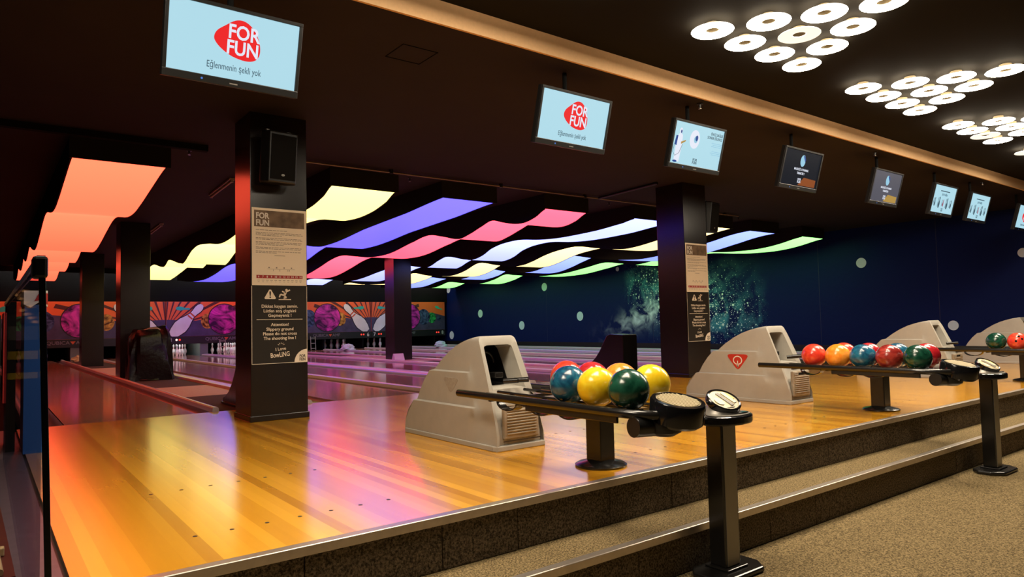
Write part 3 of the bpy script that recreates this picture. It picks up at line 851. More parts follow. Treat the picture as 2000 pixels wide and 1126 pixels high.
def logo(par, x, z, s, y, red, white):
    """red rounded blob with FOR FUN knocked out in white; s = overall height"""
    pts = []
    ctrl = [(-0.62, -0.02), (-0.55, 0.14), (-0.36, 0.30), (-0.12, 0.47), (0.10, 0.50), (0.30, 0.40), (0.46, 0.20), (0.55, -0.05), (0.55, -0.28), (0.44, -0.44), (0.20, -0.50), (-0.15, -0.44), (-0.42, -0.30), (-0.58, -0.15)]
    n = len(ctrl)
    for i in range(n):
        p0, p1, p2, p3 = ctrl[i-1], ctrl[i], ctrl[(i+1) % n], ctrl[(i+2) % n]
        for q in range(4):
            u = q/4
            f = lambda a: 0.5*(2*p1[a]+(-p0[a]+p2[a])*u+(2*p0[a]-5*p1[a]+4*p2[a]-p3[a])*u*u+(-p0[a]+3*p1[a]-3*p2[a]+p3[a])*u**3)
            pts.append((x+s*f(0), z+s*f(1)))
    MB().prism_y(pts[::-1], y-0.0008, y).build('logo_blob', red, par)
    text('FOR', s*0.50, white, par, x+0.12*s, y-0.0014, z+0.17*s, bold=0.022, width=0.86)
    text('FUN', s*0.50, white, par, x+0.11*s, y-0.0014, z-0.23*s, bold=0.022, width=0.86)
def tv(x, label, kind):
    t = tag(empty('television', (x, 4.0, 2.435), (R(15.5), 0, 0)), label, 'television', 'screens hanging over the approach')
    w2, h2 = TW/2, TH/2
    fr = MB()
    # frame ring with a deeper lower bar
    b, bb = 0.020, 0.042
    fr.box(-w2, w2, 0, 0.045, -h2, h2)
    fr.box(-w2, w2, -0.012, 0, h2-b, h2).box(-w2, w2, -0.012, 0, -h2, -h2+bb).box(-w2, -w2+b, -0.012, 0, -h2+bb, h2-b).box(w2-b, w2, -0.012, 0, -h2+bb, h2-b)
    fr.build('frame', M['black'], t, bevel=0.003)
    cx, cz = 0, (bb-b)/2
    sw, sh = TW-2*b, TH-b-bb
    scr = {'logo': 'scr_pale', 'spray': 'scr_pale', 'mask': 'scr_dark', 'maskgrey': 'scr_grey', 'price': 'scr_pale', 'redlogo': 'scr_pale'}[kind]
    s = MB().box(-sw/2+0.001, sw/2-0.001, -0.003, -0.0005, cz-sh/2+0.001, cz+sh/2-0.001).build('screen', M[scr], t)
    ys = -0.0032
    def bar(x_, z_, w_, h_, m): MB().box(x_-w_/2, x_+w_/2, ys-0.0008, ys, z_-h_/2, z_+h_/2).build('screen_print', M[m], s)
    def txt(b_, size, m, x_, z_, **kw): text(b_, size, M[m], s, x_, ys-0.0006, z_, **kw)
    if kind == 'logo':
        logo(s, 0.015, cz+0.035, 0.215, ys, M['scr_red'], M['scr_white'])
        txt('Eğlenmenin şekli yok', 0.052, 'scr_ink', 0.0, cz-0.125, width=0.66)
    elif kind == 'redlogo':
        logo(s, 0.02, cz+0.02, 0.22, ys, M['scr_red'], M['scr_white'])
        txt('Eğlenmenin şekli yok', 0.04, 'scr_ink', 0.0, cz-0.13, width=0.66)
    elif kind == 'spray':
        txt('ÖNCE SAĞLIK', 0.036, 'scr_ink', sw/2-0.012, cz+0.135, align='RIGHT', bold=0.012, width=0.8)
        txt('SONRA EĞLENCE', 0.036, 'scr_ink', sw/2-0.012, cz+0.10, align='RIGHT', bold=0.012, width=0.8)
        for j, z_ in enumerate((0.055, 0.04, 0.025, -0.02, -0.035, -0.05)): bar(sw/2-0.012-0.075+0.01*(j % 2), cz+z_, 0.15-0.02*(j % 2), 0.005, 'scr_sky')
        MB().prism_y(ellipse(-0.06, cz+0.055, 0.07, 0.085), ys-0.0004, ys).build('screen_print', M['scr_white'], s)
        MB().prism_y(ellipse(-0.045, cz+0.055, 0.026, 0.032), ys-0.001, ys-0.0004).build('screen_print', M['scr_sky'], s)
        MB().prism_y(ellipse(-0.035, cz+0.068, 0.018, 0.026), ys-0.0014, ys-0.001).build('screen_print', M['scr_blue'], s)
        # person in white overalls holding a sprayer
        MB().prism_y(ellipse(-0.265, cz+0.105, 0.020, 0.028), ys-0.0006, ys).build('screen_print', M['scr_white'], s)
        MB().prism_y(ellipse(-0.260, cz+0.10, 0.010, 0.015), ys-0.0012, ys-0.0006).build('screen_print', M['scr_blue'], s)
        MB().prism_y([(-0.305, cz-0.17), (-0.235, cz-0.17), (-0.225, cz+0.0), (-0.235, cz+0.075), (-0.285, cz+0.08), (-0.31, cz+0.03)], ys-0.0005, ys).build('screen_print', M['scr_white'], s)
        MB().prism_y([(-0.33, cz-0.02), (-0.30, cz-0.03), (-0.295, cz+0.06), (-0.32, cz+0.06)], ys-0.0011, ys-0.0005).build('screen_print', M['scr_blue'], s)
        MB().prism_y([(-0.24, cz-0.01), (-0.185, cz+0.02), (-0.18, cz+0.035), (-0.245, cz+0.01)], ys-0.0012, ys-0.0005).build('screen_print', M['scr_gold'], s)
        MB().path([(-0.33, ys-0.001, cz-0.02), (-0.335, ys-0.001, cz-0.09), (-0.30, ys-0.001, cz-0.12), (-0.25, ys-0.001, cz-0.09), (-0.22, ys-0.001, cz-0.01)], 0.0018, 6).build('screen_print', M['scr_ink'], s)
        MB().prism_y(ellipse(-0.29, cz-0.168, 0.03, 0.010), ys-0.0011, ys-0.0005).build('screen_print', M['scr_blue'], s)
        txt('FOR', 0.034, 'scr_ink', -0.01, cz-0.128, bold=0.02)
        txt('FUN', 0.034, 'scr_ink', -0.01, cz-0.155, bold=0.02)
    elif kind in ('mask', 'maskgrey'):
        MB().prism_y(ellipse(0.0, cz+0.085, 0.048, 0.062), ys-0.0005, ys).build('screen_print', M['scr_sky'], s)
        MB().prism_y([(-0.01, cz+0.145), (0.03, cz+0.135), (0.052, cz+0.10), (0.045, cz+0.075), (0.015, cz+0.11)][::-1], ys-0.001, ys-0.0005).build('screen_print', M['scr_blue'], s)
        txt('MASKESİZ OYNAMAK', 0.034, 'scr_white', 0.0, cz-0.01, bold=0.006, width=0.85)
        txt('YASAKTIR !', 0.034, 'scr_white', 0.0, cz-0.05, bold=0.02, width=0.85)
        MB().prism_y([(-0.02, cz-sh/2+0.01), (sw/2-0.03, cz-sh/2+0.01), (sw/2-0.03, cz-sh/2+0.09), (0.08, cz-sh/2+0.10)], ys-0.0005, ys).build('screen_print', M['scr_orange' if kind == 'mask' else 'scr_gold'], s)
        txt('FOR', 0.034, 'scr_white', -0.005, cz-0.115, bold=0.02)
        txt('FUN', 0.034, 'scr_white', -0.005, cz-0.142, bold=0.02)
    elif kind == 'price':
        bar(0, cz+0.115, 0.30, 0.012, 'scr_ink')
        for j_, w_ in enumerate((0.020, 0.028, 0.016, 0.034, 0.024)): bar(-0.075+0.037*j_, cz+0.066+0.004*(j_ % 2), w_, 0.034-0.006*(j_ % 3), 'scr_ink2')
        for x_, h_ in ((-0.27, 0.10), (-0.13, 0.13), (0.0, 0.085), (0.13, 0.13), (0.26, 0.10)):
            zz = cz-0.045
            MB().prism_y(pin_outline(x_, zz-h_*0.6, x_+0.006, zz+h_*0.6), ys-0.0005, ys).build('screen_print', M['scr_crimson' if abs(x_) < 0.01 else 'scr_ink'], s)
            bar(x_-0.035, zz, 0.010, h_, 'scr_ink')
        txt('FOR', 0.030, 'scr_ink', 0.0, cz-0.130, bold=0.02)
        txt('FUN', 0.030, 'scr_ink', 0.0, cz-0.155, bold=0.02)
    MB().box(-0.022, 0.022, -0.0128, -0.012, -h2+0.014, -h2+0.021).build('maker_badge', M['grey_metal'], t)
    MB().tube((-0.17, -0.0126, -h2+0.020), (-0.17, -0.0118, -h2+0.020), 0.006, n=8).build('standby_light', M['led_blue'], t)
    # ceiling mount: plate behind the set, short arm and ceiling pole (pole upright in the room)
    MB().box(-0.10, 0.10, 0.046, 0.070, -0.09, 0.09).build('mount_plate', M['black'], t, bevel=0.003)
    a = R(-15.5)
    def un(p):   # room-upright offset into the tilted local frame
        y, z = p
        return (y*math.cos(a)-z*math.sin(a), y*math.sin(a)+z*math.cos(a))
    p0, p1 = un((0.10, 0.0)), un((0.10, ZC-2.435))
    MB().tube((0, p0[0], p0[1]), (0, p1[0], p1[1]), 0.018).build('mount_pole', M['matte_black'], t)
    q = un((0.06, 0.0))
    MB().tube((0, 0.068, 0.0), (0, p0[0], p0[1]), 0.016).build('mount_arm', M['black'], t)
TVS = [(1.121, 'logo', 'television showing a red logo, above the orange-lit end of the approach'), (3.717, 'logo', 'television showing a red logo, beside the screen with the sprayer figure'),
       (5.266, 'spray', 'television showing a white-suited figure with a sprayer'), (7.047, 'mask', 'television with a nearly black slide of a masked face'),
       (9.02, 'maskgrey', 'television with a slate grey slide of a masked face'), (10.75, 'price', 'television with a pale slide of small pins, beside the slate grey slide'),
       (12.03, 'price', 'television with a pale slide of small pins, beside the last screen with a red logo'), (14.05, 'redlogo', 'television with a red logo at the far end of the row')]
for x, k, l in TVS: tv(x, l, k)

# ------------------------------------------------------------------ notices on the columns
def schedule(x0, x1, label):
    t = tag(empty('notice_poster', ((x0+x1)/2, 6.448, 1.239)), label, 'poster', 'notices on the columns')
    w2, h = (x1-x0)/2-0.006, 0.72
    MB().box(-w2, w2, -0.004, 0.0, 0.003, h).build('sheet', M['paper'], t)
    MB().box(-w2+0.02, w2-0.02, -0.0046, -0.004, h-0.175, h-0.022).build('banner', M['photo_brown'], t)
    text('FOR', 0.075, M['white'], t, -w2+0.035, -0.005, h-0.075, align='LEFT', bold=0.03, width=0.85)
    text('FUN', 0.075, M['white'], t, -w2+0.035, -0.005, h-0.140, align='LEFT', bold=0.03, width=0.85)
    rnd = random.Random(11)
    z = h-0.205
    for block in (1, 3, 2, 3, 2, 2):
        for j in range(block):
            ln = 2*w2-0.07 if (j < block-1) else rnd.uniform(0.18, 2*w2-0.07)
            x = -w2+0.035
            while x < -w2+0.035+ln-0.02:      # a line of small print, word by word
                wl = min(rnd.uniform(0.014, 0.045), -w2+0.035+ln-x)
                MB().box(x, x+wl, -0.0045, -0.004, z-0.0022, z+0.0022).build('print_line', M['grey_ink'], t)
                x += wl+0.006
            z -= 0.0125
        z -= 0.012
    MB().box(-0.05, 0.05, -0.0045, -0.004, z-0.002, z+0.002).build('print_line', M['grey_ink'], t)
    z = 0.155
    MB().box(-0.12, 0.14, -0.0045, -0.004, z-0.001, z+0.001).build('print_line', M['grey_ink'], t)
    for x in (-0.10, -0.03, 0.04, 0.11):
        MB().box(x-0.006, x+0.006, -0.0045, -0.004, z+0.008, z+0.018).build('print_line', M['grey_ink'], t)
    for x in (-0.06, 0.0, 0.075, 0.09):
        MB().box(x-0.002, x+0.002, -0.0045, -0.004, z-0.020, z-0.004).build('print_line', M['grey_ink'], t)
    MB().box(-w2+0.04, w2-0.04, -0.0046, -0.004, 0.068, 0.098).build('number_band', M['red_ink'], t)
    for j, n in enumerate(range(6, 17)):
        xx = -w2+0.06+(2*w2-0.12)*j/10
        text(str(n), 0.026, M['white'], t, xx, -0.005, 0.083, bold=0.012)
        MB().box(xx-0.012, xx+0.012, -0.0045, -0.004, 0.048, 0.052).build('print_line', M['grey_ink'], t)
        MB().box(xx-0.008, xx+0.008, -0.0045, -0.004, 0.034, 0.037).build('print_line', M['grey_ink'], t)
def warning(x0, x1, label):
    t = tag(empty('warning_sign', ((x0+x1)/2, 6.448, 0.52)), label, 'sign', 'notices on the columns')
    w2, h = (x1-x0)/2-0.004, 0.717
    MB().box(-w2, w2, -0.005, 0.0, 0, h).build('board', M['sign_black'], t)
    MB().box(-w2, w2, -0.0056, -0.005, 0, 0.004).box(-w2, -w2+0.004, -0.0056, -0.005, 0, h).box(w2-0.004, w2, -0.0056, -0.005, 0, h).build('border', M['cream'], t)
    y = -0.0056
    tri = [(-0.135, 0.595), (-0.045, 0.595), (-0.037, 0.605), (-0.082, 0.683), (-0.098, 0.683), (-0.143, 0.605)]
    MB().prism_y(tri, y, -0.005).build('hazard_triangle', M['cream'], t)
    text('!', 0.085, M['sign_black'], t, -0.09, y-0.0006, 0.633, bold=0.03)
    man = MB()
    man.prism_y(ellipse(0.062, 0.680, 0.012, 0.012, 12), y, -0.005)
    for seg in (((0.055, 0.662), (0.040, 0.628), 0.011), ((0.055, 0.660), (0.095, 0.682), 0.006), ((0.055, 0.655), (0.020, 0.668), 0.006), ((0.040, 0.630), (0.005, 0.640), 0.007), ((0.005, 0.640), (-0.005, 0.612), 0.006), ((0.042, 0.626), (0.062, 0.610), 0.007), ((0.062, 0.610), (0.035, 0.604), 0.006)):
        (xa, za), (xb, zb), r = seg
        L_ = math.hypot(xb-xa, zb-za); nx, nz = -(zb-za)/L_*r, (xb-xa)/L_*r
        man.prism_y([(xa+nx, za+nz), (xb+nx, zb+nz), (xb-nx, zb-nz), (xa-nx, za-nz)], y, -0.005)
    man.box(-0.012, 0.105, y, -0.005, 0.588, 0.595)
    man.build('slipping_figure', M['cream'], t)
    for s, z in (('Dikkat kaygan zemin.', 0.528), ('Lütfen atış çizgisini', 0.485), ('Geçmeyeniz !', 0.443)):
        text(s, 0.040, M['cream'], t, 0.0, y, z, bold=0.012, width=1.0)
    MB().box(-w2+0.045, w2-0.045, y, -0.005, 0.404, 0.409).build('rule', M['cream'], t)
    for s, z in (('Attention!', 0.358), ('Slippery ground', 0.316), ('Please do not cross', 0.274), ('The shooting line !', 0.232)):
        text(s, 0.040, M['cream'], t, 0.0, y, z, bold=0.012, width=1.0)
    text('I Love', 0.040, M['cream'], t, 0.005, y, 0.132, roll=R(-6), bold=0.012)
    text('BowLiNG', 0.062, M['cream'], t, 0.0, y, 0.078, roll=R(-4), bold=0.014, width=0.72)
    for k in range(5):
        an = R(30+30*k)
        MB().prism_y([(0.01+0.025*math.cos(an-0.12), 0.160+0.02*math.sin(an-0.12)), (0.01+0.042*math.cos(an), 0.160+0.036*math.sin(an)), (0.01+0.025*math.cos(an+0.12), 0.160+0.02*math.sin(an+0.12))], y, -0.005).build('crown_mark', M['cream'], t)
    q = [(w2, 0.0), ] + [(w2-0.125*math.cos(R(90)*k/10), 0.125*math.sin(R(90)*k/10)) for k in range(11)]
    MB().prism_y(q, y-0.0004, -0.005).build('corner_patch', M['cream'], t)
    text('FOR', 0.038, M['sign_black'], t, w2-0.048, y-0.001, 0.058, bold=0.025, width=0.8)
    text('FUN', 0.038, M['sign_black'], t, w2-0.048, y-0.001, 0.027, bold=0.025, width=0.8)
schedule(1.94, 2.463, 'cream notice with a red number band on the column beside the beige ball return')
warning(1.937, 2.463, 'black slippery ground sign on the column nearest the foul line boards')
schedule(8.114, 8.634, 'cream notice with a red number band on the column behind the logo ball return')
warning(8.114, 8.634, 'black slippery ground sign on the column behind the logo ball return')

# loudspeakers
def speaker(loc, rot, label, reach):
    t = tag(empty('loudspeaker', loc, rot), label, 'loudspeaker', 'loudspeakers on the columns')
    MB().prism_z([(-0.13, -0.10), (0.13, -0.10), (0.17, 0.0), (0.12, 0.11), (-0.12, 0.11), (-0.17, 0.0)], 0, 0.46).build('cabinet', M['black'], t, bevel=0.012)
    MB().box(-0.118, 0.118, -0.108, -0.1005, 0.03, 0.43).build('grille', M['matte_black'], t, bevel=0.006)
    lg = MB()
    lg.prism_y(ellipse(0.0, 0.07, 0.016, 0.010), -0.110, -0.1085)
    lg.build('badge', M['grey_metal'], t)
    for s in (-1, 1):
        MB().box(s*0.10-0.015, s*0.10+0.015, 0.02, 0.05, 0.461, 0.485).build('bracket_tab', M['grey_metal'], t)
    if reach > 0: MB().box(-0.03, 0.03, 0.111, reach, 0.15, 0.30).build('wall_bracket', M['black'], t)
    else: MB().box(reach, -0.10, -0.02, 0.04, 0.15, 0.30).build('wall_bracket', M['black'], t)
speaker((2.13, 6.285, 2.165), (R(6), 0, R(6)), 'black loudspeaker high on the column above the cream notice', 0.165)
speaker((8.84, 6.58, 2.17), (R(7), 0, R(10)), 'black loudspeaker jutting from the side of the farther notice column', -0.215)

# ------------------------------------------------------------------ ball returns
def hood_meshes():
    """local frame: origin on the floor at the middle of the hood's front foot; hood runs to +y"""
    prof = [(0.0, 0.0)]
    back = [(1.232, 0.0), (1.232, 0.09), (1.18, 0.18), (1.105, 0.255), (1.09, 0.264), (1.055, 0.274), (1.0, 0.372), (0.91, 0.477), (0.89, 0.498), (0.83, 0.508), (0.77, 0.555), (0.706, 0.602), (0.63, 0.645), (0.558, 0.68), (0.48, 0.71), (0.41, 0.729), (0.34, 0.745), (0.271, 0.758), (0.262, 0.760)]
    def top(y):     # height of the hood's roof line at y
        for (ya, za), (yb, zb) in zip(back[1:], back[2:]):
            if yb <= y <= ya:
                return za+(zb-za)*(ya-y)/(ya-yb) if ya != yb else zb
        return 0.758
    def front(z):   # y of the leaning front face at height z
        return 0.0 if z < 0.10 else 0.262*((z-0.10)/0.658)**1.15
    def half(z, y):
        f = 0.204-0.046*(z/0.758)**1.2
        if z < 0.262: a = 0.208
        elif z < 0.272: a = 0.208-(z-0.262)*1.6
        elif z < 0.500: a = 0.192-(z-0.272)*0.02
        elif z < 0.510: a = 0.1875-(z-0.500)*1.5
        else: a = 0.1725-(z-0.510)*0.05
        k = min(1, max(0, (y-front(z)-0.13)/0.12))
        return f*(1-k)+a*k
    zs = [0.0, 0.02, 0.10, 0.18, 0.262, 0.2725, 0.35, 0.43, 0.500, 0.5105, 0.58, 0.64, 0.69, 0.72]
    mb = MB()
    S = 26
    rings = []
    for si in range(S+1):
        s = si/S
        # station: parameter runs from front face to the tail; each height row stops at the roof line
        ring = []
        def yrow(z):
            yf = front(z)
            yb = max([1.232] if z <= 0.09 else [y for y in [1.232-k*0.004 for k in range(300)] if top(y) >= z][:1] or [yf+0.02])
            return yf+(yb-yf)*s
        for z in zs:
            y = yrow(z)
            hw = half(z, y)
            ht = top(y)
            ring.append((hw, y, z))
        ring_r = ring
        # rounded crown
        yz = yrow(0.72)
        hw = half(0.72, yz)
        for k in range(1, 5):
            an = R(90)*k/4
            zz = 0.72+0.036*math.sin(an)
            hh = hw-0.036*(1-math.cos(an))
            yy = yrow(zz)
            ring_r.append((hh, yy, zz))
        rings.append(ring_r)
    n = len(rings[0])
    vs, fs = [], []
    for ring in rings:
        vs += [(-x, y, z) for x, y, z in ring] + [(x, y, z) for x, y, z in ring[::-1]]
    m = 2*n
    for i in range(S):
        for k in range(m-1):
            fs.append((i*m+k, i*m+k+1, (i+1)*m+k+1, (i+1)*m+k))
    # tail
    fs.append(tuple(S*m+k for k in range(m)))
    # front face: outer loop to opening
    outer = [vs[k] for k in range(m)]
    op = []
    O = [(-0.138, 0.395), (-0.128, 0.60), (-0.118, 0.675), (-0.098, 0.700), (-0.05, 0.705), (0.05, 0.705), (0.098, 0.700), (0.118, 0.675), (0.128, 0.60), (0.138, 0.395)]
    # map every outer vertex to a point on the opening
    def on_open(x, z):
        if z >= 0.395:
            t = (z-0.395)/(0.756-0.395)
            if z > 0.70:
                u = x/0.16
                return (0.115*u if abs(u) < 1 else math.copysign(0.115, x), 0.705-0.02*u*u)
            wd = 0.140-0.020*min(1, t*1.05)
            return (math.copysign(wd, x), 0.395+(z-0.395)*0.95)
        return (math.copysign(0.140, x), 0.395)
    inner = []
    for (x, y, z) in outer:
        ox, oz = on_open(x, z)
        inner.append((ox, front(oz)+0.018, oz))
    b0 = len(vs)
    # a rounded rim between the two loops
    mids = []
    for (x, y, z), (ix, iy, iz) in zip(outer, inner):
        mids.append((x+(ix-x)*0.22, y-0.010, z+(iz-z)*0.22 if z > 0.395 else z))
    mids2 = []
    for (x, y, z), (ix, iy, iz) in zip(outer, inner):
        mids2.append((x+(ix-x)*0.78, iy-0.024, z+(iz-z)*0.78 if z > 0.395 else z+(iz-z)*0.0))
    lower = [k for k in range(m) if outer[k][2] < 0.395]
    vs += mids + inner
    for k in range(m-1):
        fs.append((k, k+1, b0+k+1, b0+k))
        if outer[k][2] >= 0.35 and outer[k+1][2] >= 0.35:
            fs.append((b0+k, b0+k+1, b0+m+k+1, b0+m+k))
    mb.add(vs, fs)
    # lower front plate between the two cheeks, up to the opening's sill
    zl = [0.0, 0.10, 0.20, 0.30, 0.35, 0.395]
    pv, pf = [], []
    for z in zl:
        pv += [(-0.175, front(z)+0.012, z), (0.175, front(z)+0.012, z)]
    for k in range(len(zl)-1): pf.append((2*k, 2*k+1, 2*k+3, 2*k+2))
    mb.add(pv, pf)
    hood = mb.mesh('hood', M['hood'], True)
    # dark tunnel behind the opening
    tn = MB()
    loop = [(-0.140, 0.395), (-0.132, 0.58), (-0.120, 0.68), (-0.10, 0.704), (0.10, 0.704), (0.120, 0.68), (0.132, 0.58), (0.140, 0.395)]
    vs, fs = [], []
    for d, sh in ((0.20, 0.90), (0.34, 0.80), (0.44, 0.55)):
        for x, z in loop: vs.append((x*sh, front(z)*0.9+d, 0.53+(z-0.53)*sh))
    for q in range(2):
        for k in range(8):
            fs.append((q*8+k, q*8+(k+1) % 8, (q+1)*8+(k+1) % 8, (q+1)*8+k))
    fs.append(tuple(16+k for k in range(8)))
    tn.add(vs, fs)
    tunnel = tn.mesh('opening_liner', M['black'])
    inner_plate = MB().box(-0.118, 0.118, 0.22, 0.225, 0.40, 0.66).mesh('ball_door', M['matte_black'])
    sl = MB()
    vs, fs = [], []
    for d, sh in ((0.016, 1.0), (0.20, 0.90)):
        for x, z in loop: vs.append((x*sh, front(z)*(1 if d < 0.1 else 0.9)+d, 0.53+(z-0.53)*(1 if d < 0.1 else sh)))
    for k in range(8): fs.append((k, (k+1) % 8, 8+(k+1) % 8, 8+k))
    sl.add(vs, fs)
    sleeve = sl.mesh('opening_sleeve', M['hood'])
    return hood, tunnel, sleeve, front
HOOD, TUNNEL, SLEEVE, FRONT = hood_meshes()
def ball_return(loc):
    t = empty('ball_return', loc)
    place(HOOD, 'hood', t)
    place(TUNNEL, 'opening_liner', t)
    # plinth
    MB().prism_z([(-0.215, 0.03), (-0.20, -0.012), (0.20, -0.012), (0.215, 0.03), (0.215, 1.22), (0.19, 1.244), (-0.19, 1.244), (-0.215, 1.22)], 0.0, 0.036).build('plinth', M['hood'], t, bevel=0.006)
    # sleeve, ball gate and lift inside the opening
    place(SLEEVE, 'opening_sleeve', t)
    arch = MB()
    pts = [(-0.09+0.09*(1-math.cos(R(180)*k/10)), 0.0) for k in range(11)]
    arch.path([(-0.085*math.cos(R(180)*k/12), 0.42, 0.56+0.08*math.sin(R(180)*k/12)) for k in range(13)], 0.010, 8)
    arch.build('ball_door_arch', M['black'], t, smooth=True)
    for x in (-0.06, 0.03):
        MB().tube((x, 0.10, 0.45), (x+0.06, 0.02, 0.455), 0.018).build('lift_roller', M['black_metal'], t, smooth=True)
    MB().box(-0.03, 0.04, 0.24, 0.32, 0.46, 0.50).build('lift_block', M['black_metal'], t, bevel=0.006)
    # front louvred panel
    fp = MB().box(-0.148, 0.148, -0.012, 0.02, 0.075, 0.318).build('front_panel', M['hood_dirt'], t, bevel=0.010, seg=3)
    for k in range(9):
        z = 0.105+0.019*k
        MB().box(-0.125, 0.125, -0.0175, -0.0121, z, z+0.009).build('louvre', M['hood_dirt'], fp, bevel=0.002, seg=1)
    for s in (-1, 1):
        for k in range(2):
            MB().box(s*0.10-0.03, s*0.10+0.03, -0.0165, -0.0121, 0.280+0.016*k, 0.287+0.016*k).build('louvre', M['hood'], fp)
    MB().box(-0.055, 0.055, -0.013, -0.0118, 0.278, 0.300).build('finger_slot', M['matte_black'], fp)
    tr = MB()
    tr.box(-0.158, 0.158, -0.0135, -0.0125, 0.060, 0.068)
    tr.build('panel_seam', M['rubber'], t)
    return t
def ball_rack(loc):
    t = empty('ball_rack', loc)
    # rack: rails, stretchers, pedestal
    RX, RY0, RY1, RZ = -0.05, -1.46, 0.22, 0.385
    for s in (-1, 1):
        if s < 0: pts = [(RX+s*0.30, RY1, RZ), (RX+s*0.30, RY0+0.28, RZ-0.004), (RX+s*0.285, RY0+0.12, RZ-0.006), (RX+s*0.22, RY0+0.04, RZ-0.008), (RX+s*0.14, RY0+0.02, RZ-0.008)]
        else: pts = [(RX+s*0.30, RY1, RZ), (RX+s*0.30, RY0+0.45, RZ-0.004), (RX+s*0.27, RY0+0.28, RZ-0.006), (RX+s*0.18, RY0+0.17, RZ-0.008), (RX+s*0.04, RY0+0.12, RZ-0.008)]
        MB().path(pts, 0.024, 12).build('outer_rail', M['black_metal'], t, smooth=True)
    for x in (-0.285, -0.165, 0.055, 0.175):
        MB().path([(RX+x+0.03, 0.0 if abs(x+0.03) < 0.14 else -0.04, RZ+0.008), (RX+x+0.03, RY0+0.20, RZ-0.008)], 0.010, 8).build('ball_rail', M['black_metal'], t, smooth=True)
    for y in (-0.12, -0.45, -0.85, -1.15):
        MB().box(RX-0.29, RX+0.29, y-0.012, y+0.012, RZ-0.034, RZ-0.016).build('cross_bar', M['black_metal'], t)
    for y in (-0.30, -0.62, -0.86):
        mb = MB()
        prof = []
        for k in range(9):
            a_ = math.pi*k/8
            prof.append((y-0.10*math.cos(a_), RZ-0.022-0.048*math.sin(a_)))
        vs, fs = [], []
        for (yy, zz) in prof:
            vs += [(RX-0.295, yy, zz), (RX-0.235, yy, zz), (RX-0.295, yy, zz-0.008), (RX-0.235, yy, zz-0.008)]
        for i in range(8):
            a, b = 4*i, 4*i+4
            fs += [(a, b, b+1, a+1), (a+2, a+3, b+3, b+2), (a, a+2, b+2, b), (a+1, b+1, b+3, a+3)]
        mb.add(vs, fs)
        mb.build('hanger_loop', M['black_metal'], t, smooth=True)
    for s_ in (-1, 1):
        MB().box(RX+s_*0.298-0.008, RX+s_*0.298+0.008, RY0+0.22, -0.50, RZ-0.058, RZ-0.018).build('side_skirt', M['black_metal'], t, bevel=0.004)
    PY = -0.755
    MB().box(-0.06, 0.06, PY-0.06, PY+0.06, 0.03, RZ-0.036).build('pedestal', M['black_metal'], t, bevel=0.008)
    MB().box(-0.19, 0.16, PY-0.07, PY+0.07, RZ-0.047, RZ-0.034).build('saddle_plate', M['black_metal'], t)
    MB().lathe([(0.150, 0.0), (0.152, 0.010), (0.135, 0.020), (0.09, 0.030), (0.062, 0.040)], 32, (0, PY, 0)).build('pedestal_foot', M['black_metal'], t, smooth=True)
    # tail of the rack: bumper, dryer drum and motor below
    mb = MB()
    mb.lathe([(0.118, 0.0), (0.114, 0.024), (0.092, 0.048), (0.05, 0.060), (0.0, 0.062)], 28, (RX+0.015, RY0+0.125, RZ-0.012), close=False)
    mb.build('ball_bumper', M['grey_plastic'], t, smooth=True)
    MB().prism_z(ellipse(RX-0.05, RY0+0.16, 0.21, 0.13, 28), RZ-0.032, RZ-0.013).build('tail_tray', M['black_metal'], t, bevel=0.006)
    DX, DY, DZ = -0.135, RY0+0.02, RZ-0.005
    dm = MB().lathe([(0.118, -0.055), (0.134, -0.04), (0.138, 0.055), (0.132, 0.064), (0.112, 0.066), (0.110, 0.058)], 36)
    o = dm.build('dryer_drum', M['gloss_black'], t, smooth=True)
    o.location = (DX, DY, DZ); o.rotation_euler = (R(13), R(-2), 0)
    g = MB().lathe([(0.0, 0.0585), (0.108, 0.0585), (0.110, 0.0600), (0.0, 0.0620)], 36, close=False).build('dryer_vent', M['vent'], o, smooth=True)
    for k in range(-5, 6):
        h_ = math.sqrt(max(0.0, 0.102**2-(k*0.018)**2))
        MB().box(k*0.018-0.0035, k*0.018+0.0035, -h_, h_, 0.0621, 0.0665).build('vent_slat', M['vent_slat'], o)
    MB().tube((DX-0.22, DY+0.09, RZ-0.065), (DX+0.02, DY+0.06, RZ-0.075), 0.05, n=20).build('dryer_motor', M['black'], t, smooth=True)
    MB().lathe([(0.05, -0.12), (0.085, -0.10), (0.095, -0.05), (0.09, -0.018)], 24, (DX-0.04, DY+0.05, RZ)).build('dryer_housing', M['black'], t, smooth=True)
    return t
M['vent'] = mat('dryer vent print', (0.36, 0.29, 0.15), 0.4, noise=(30, 0.3))
M['vent_slat'] = mat('dryer vent slat', (0.55, 0.47, 0.30), 0.35)
BRX = [2.89, 6.37, 10.17, 13.62]
BRL = ['beige ball return with a faded sticker ghost beside the notice column', 'beige ball return with a red triangular logo on its side', 'beige ball return behind the rack of nine balls', 'beige ball return beyond the rack with the green and salmon red balls']
br0 = ball_return((BRX[0], 3.715, 0))
brs = [br0] + [copy_tree(br0) for _ in range(3)]
for o, x, l in zip(brs, BRX, BRL):
    o.location.x = x
    tag(o, l, 'ball return', 'ball returns along the approach')
BKL = ['black ball rack holding seven balls with two yellow ones', 'black ball rack holding nine balls, before the hood with the red logo', 'black ball rack holding the dark green and salmon red balls']
rk0 = ball_rack((BRX[0], 3.715, 0))
for o, x, l in zip([rk0]+[copy_tree(rk0) for _ in range(2)], BRX, BKL):
    o.location.x = x
    tag(o, l, 'ball rack', 'ball racks along the approach')
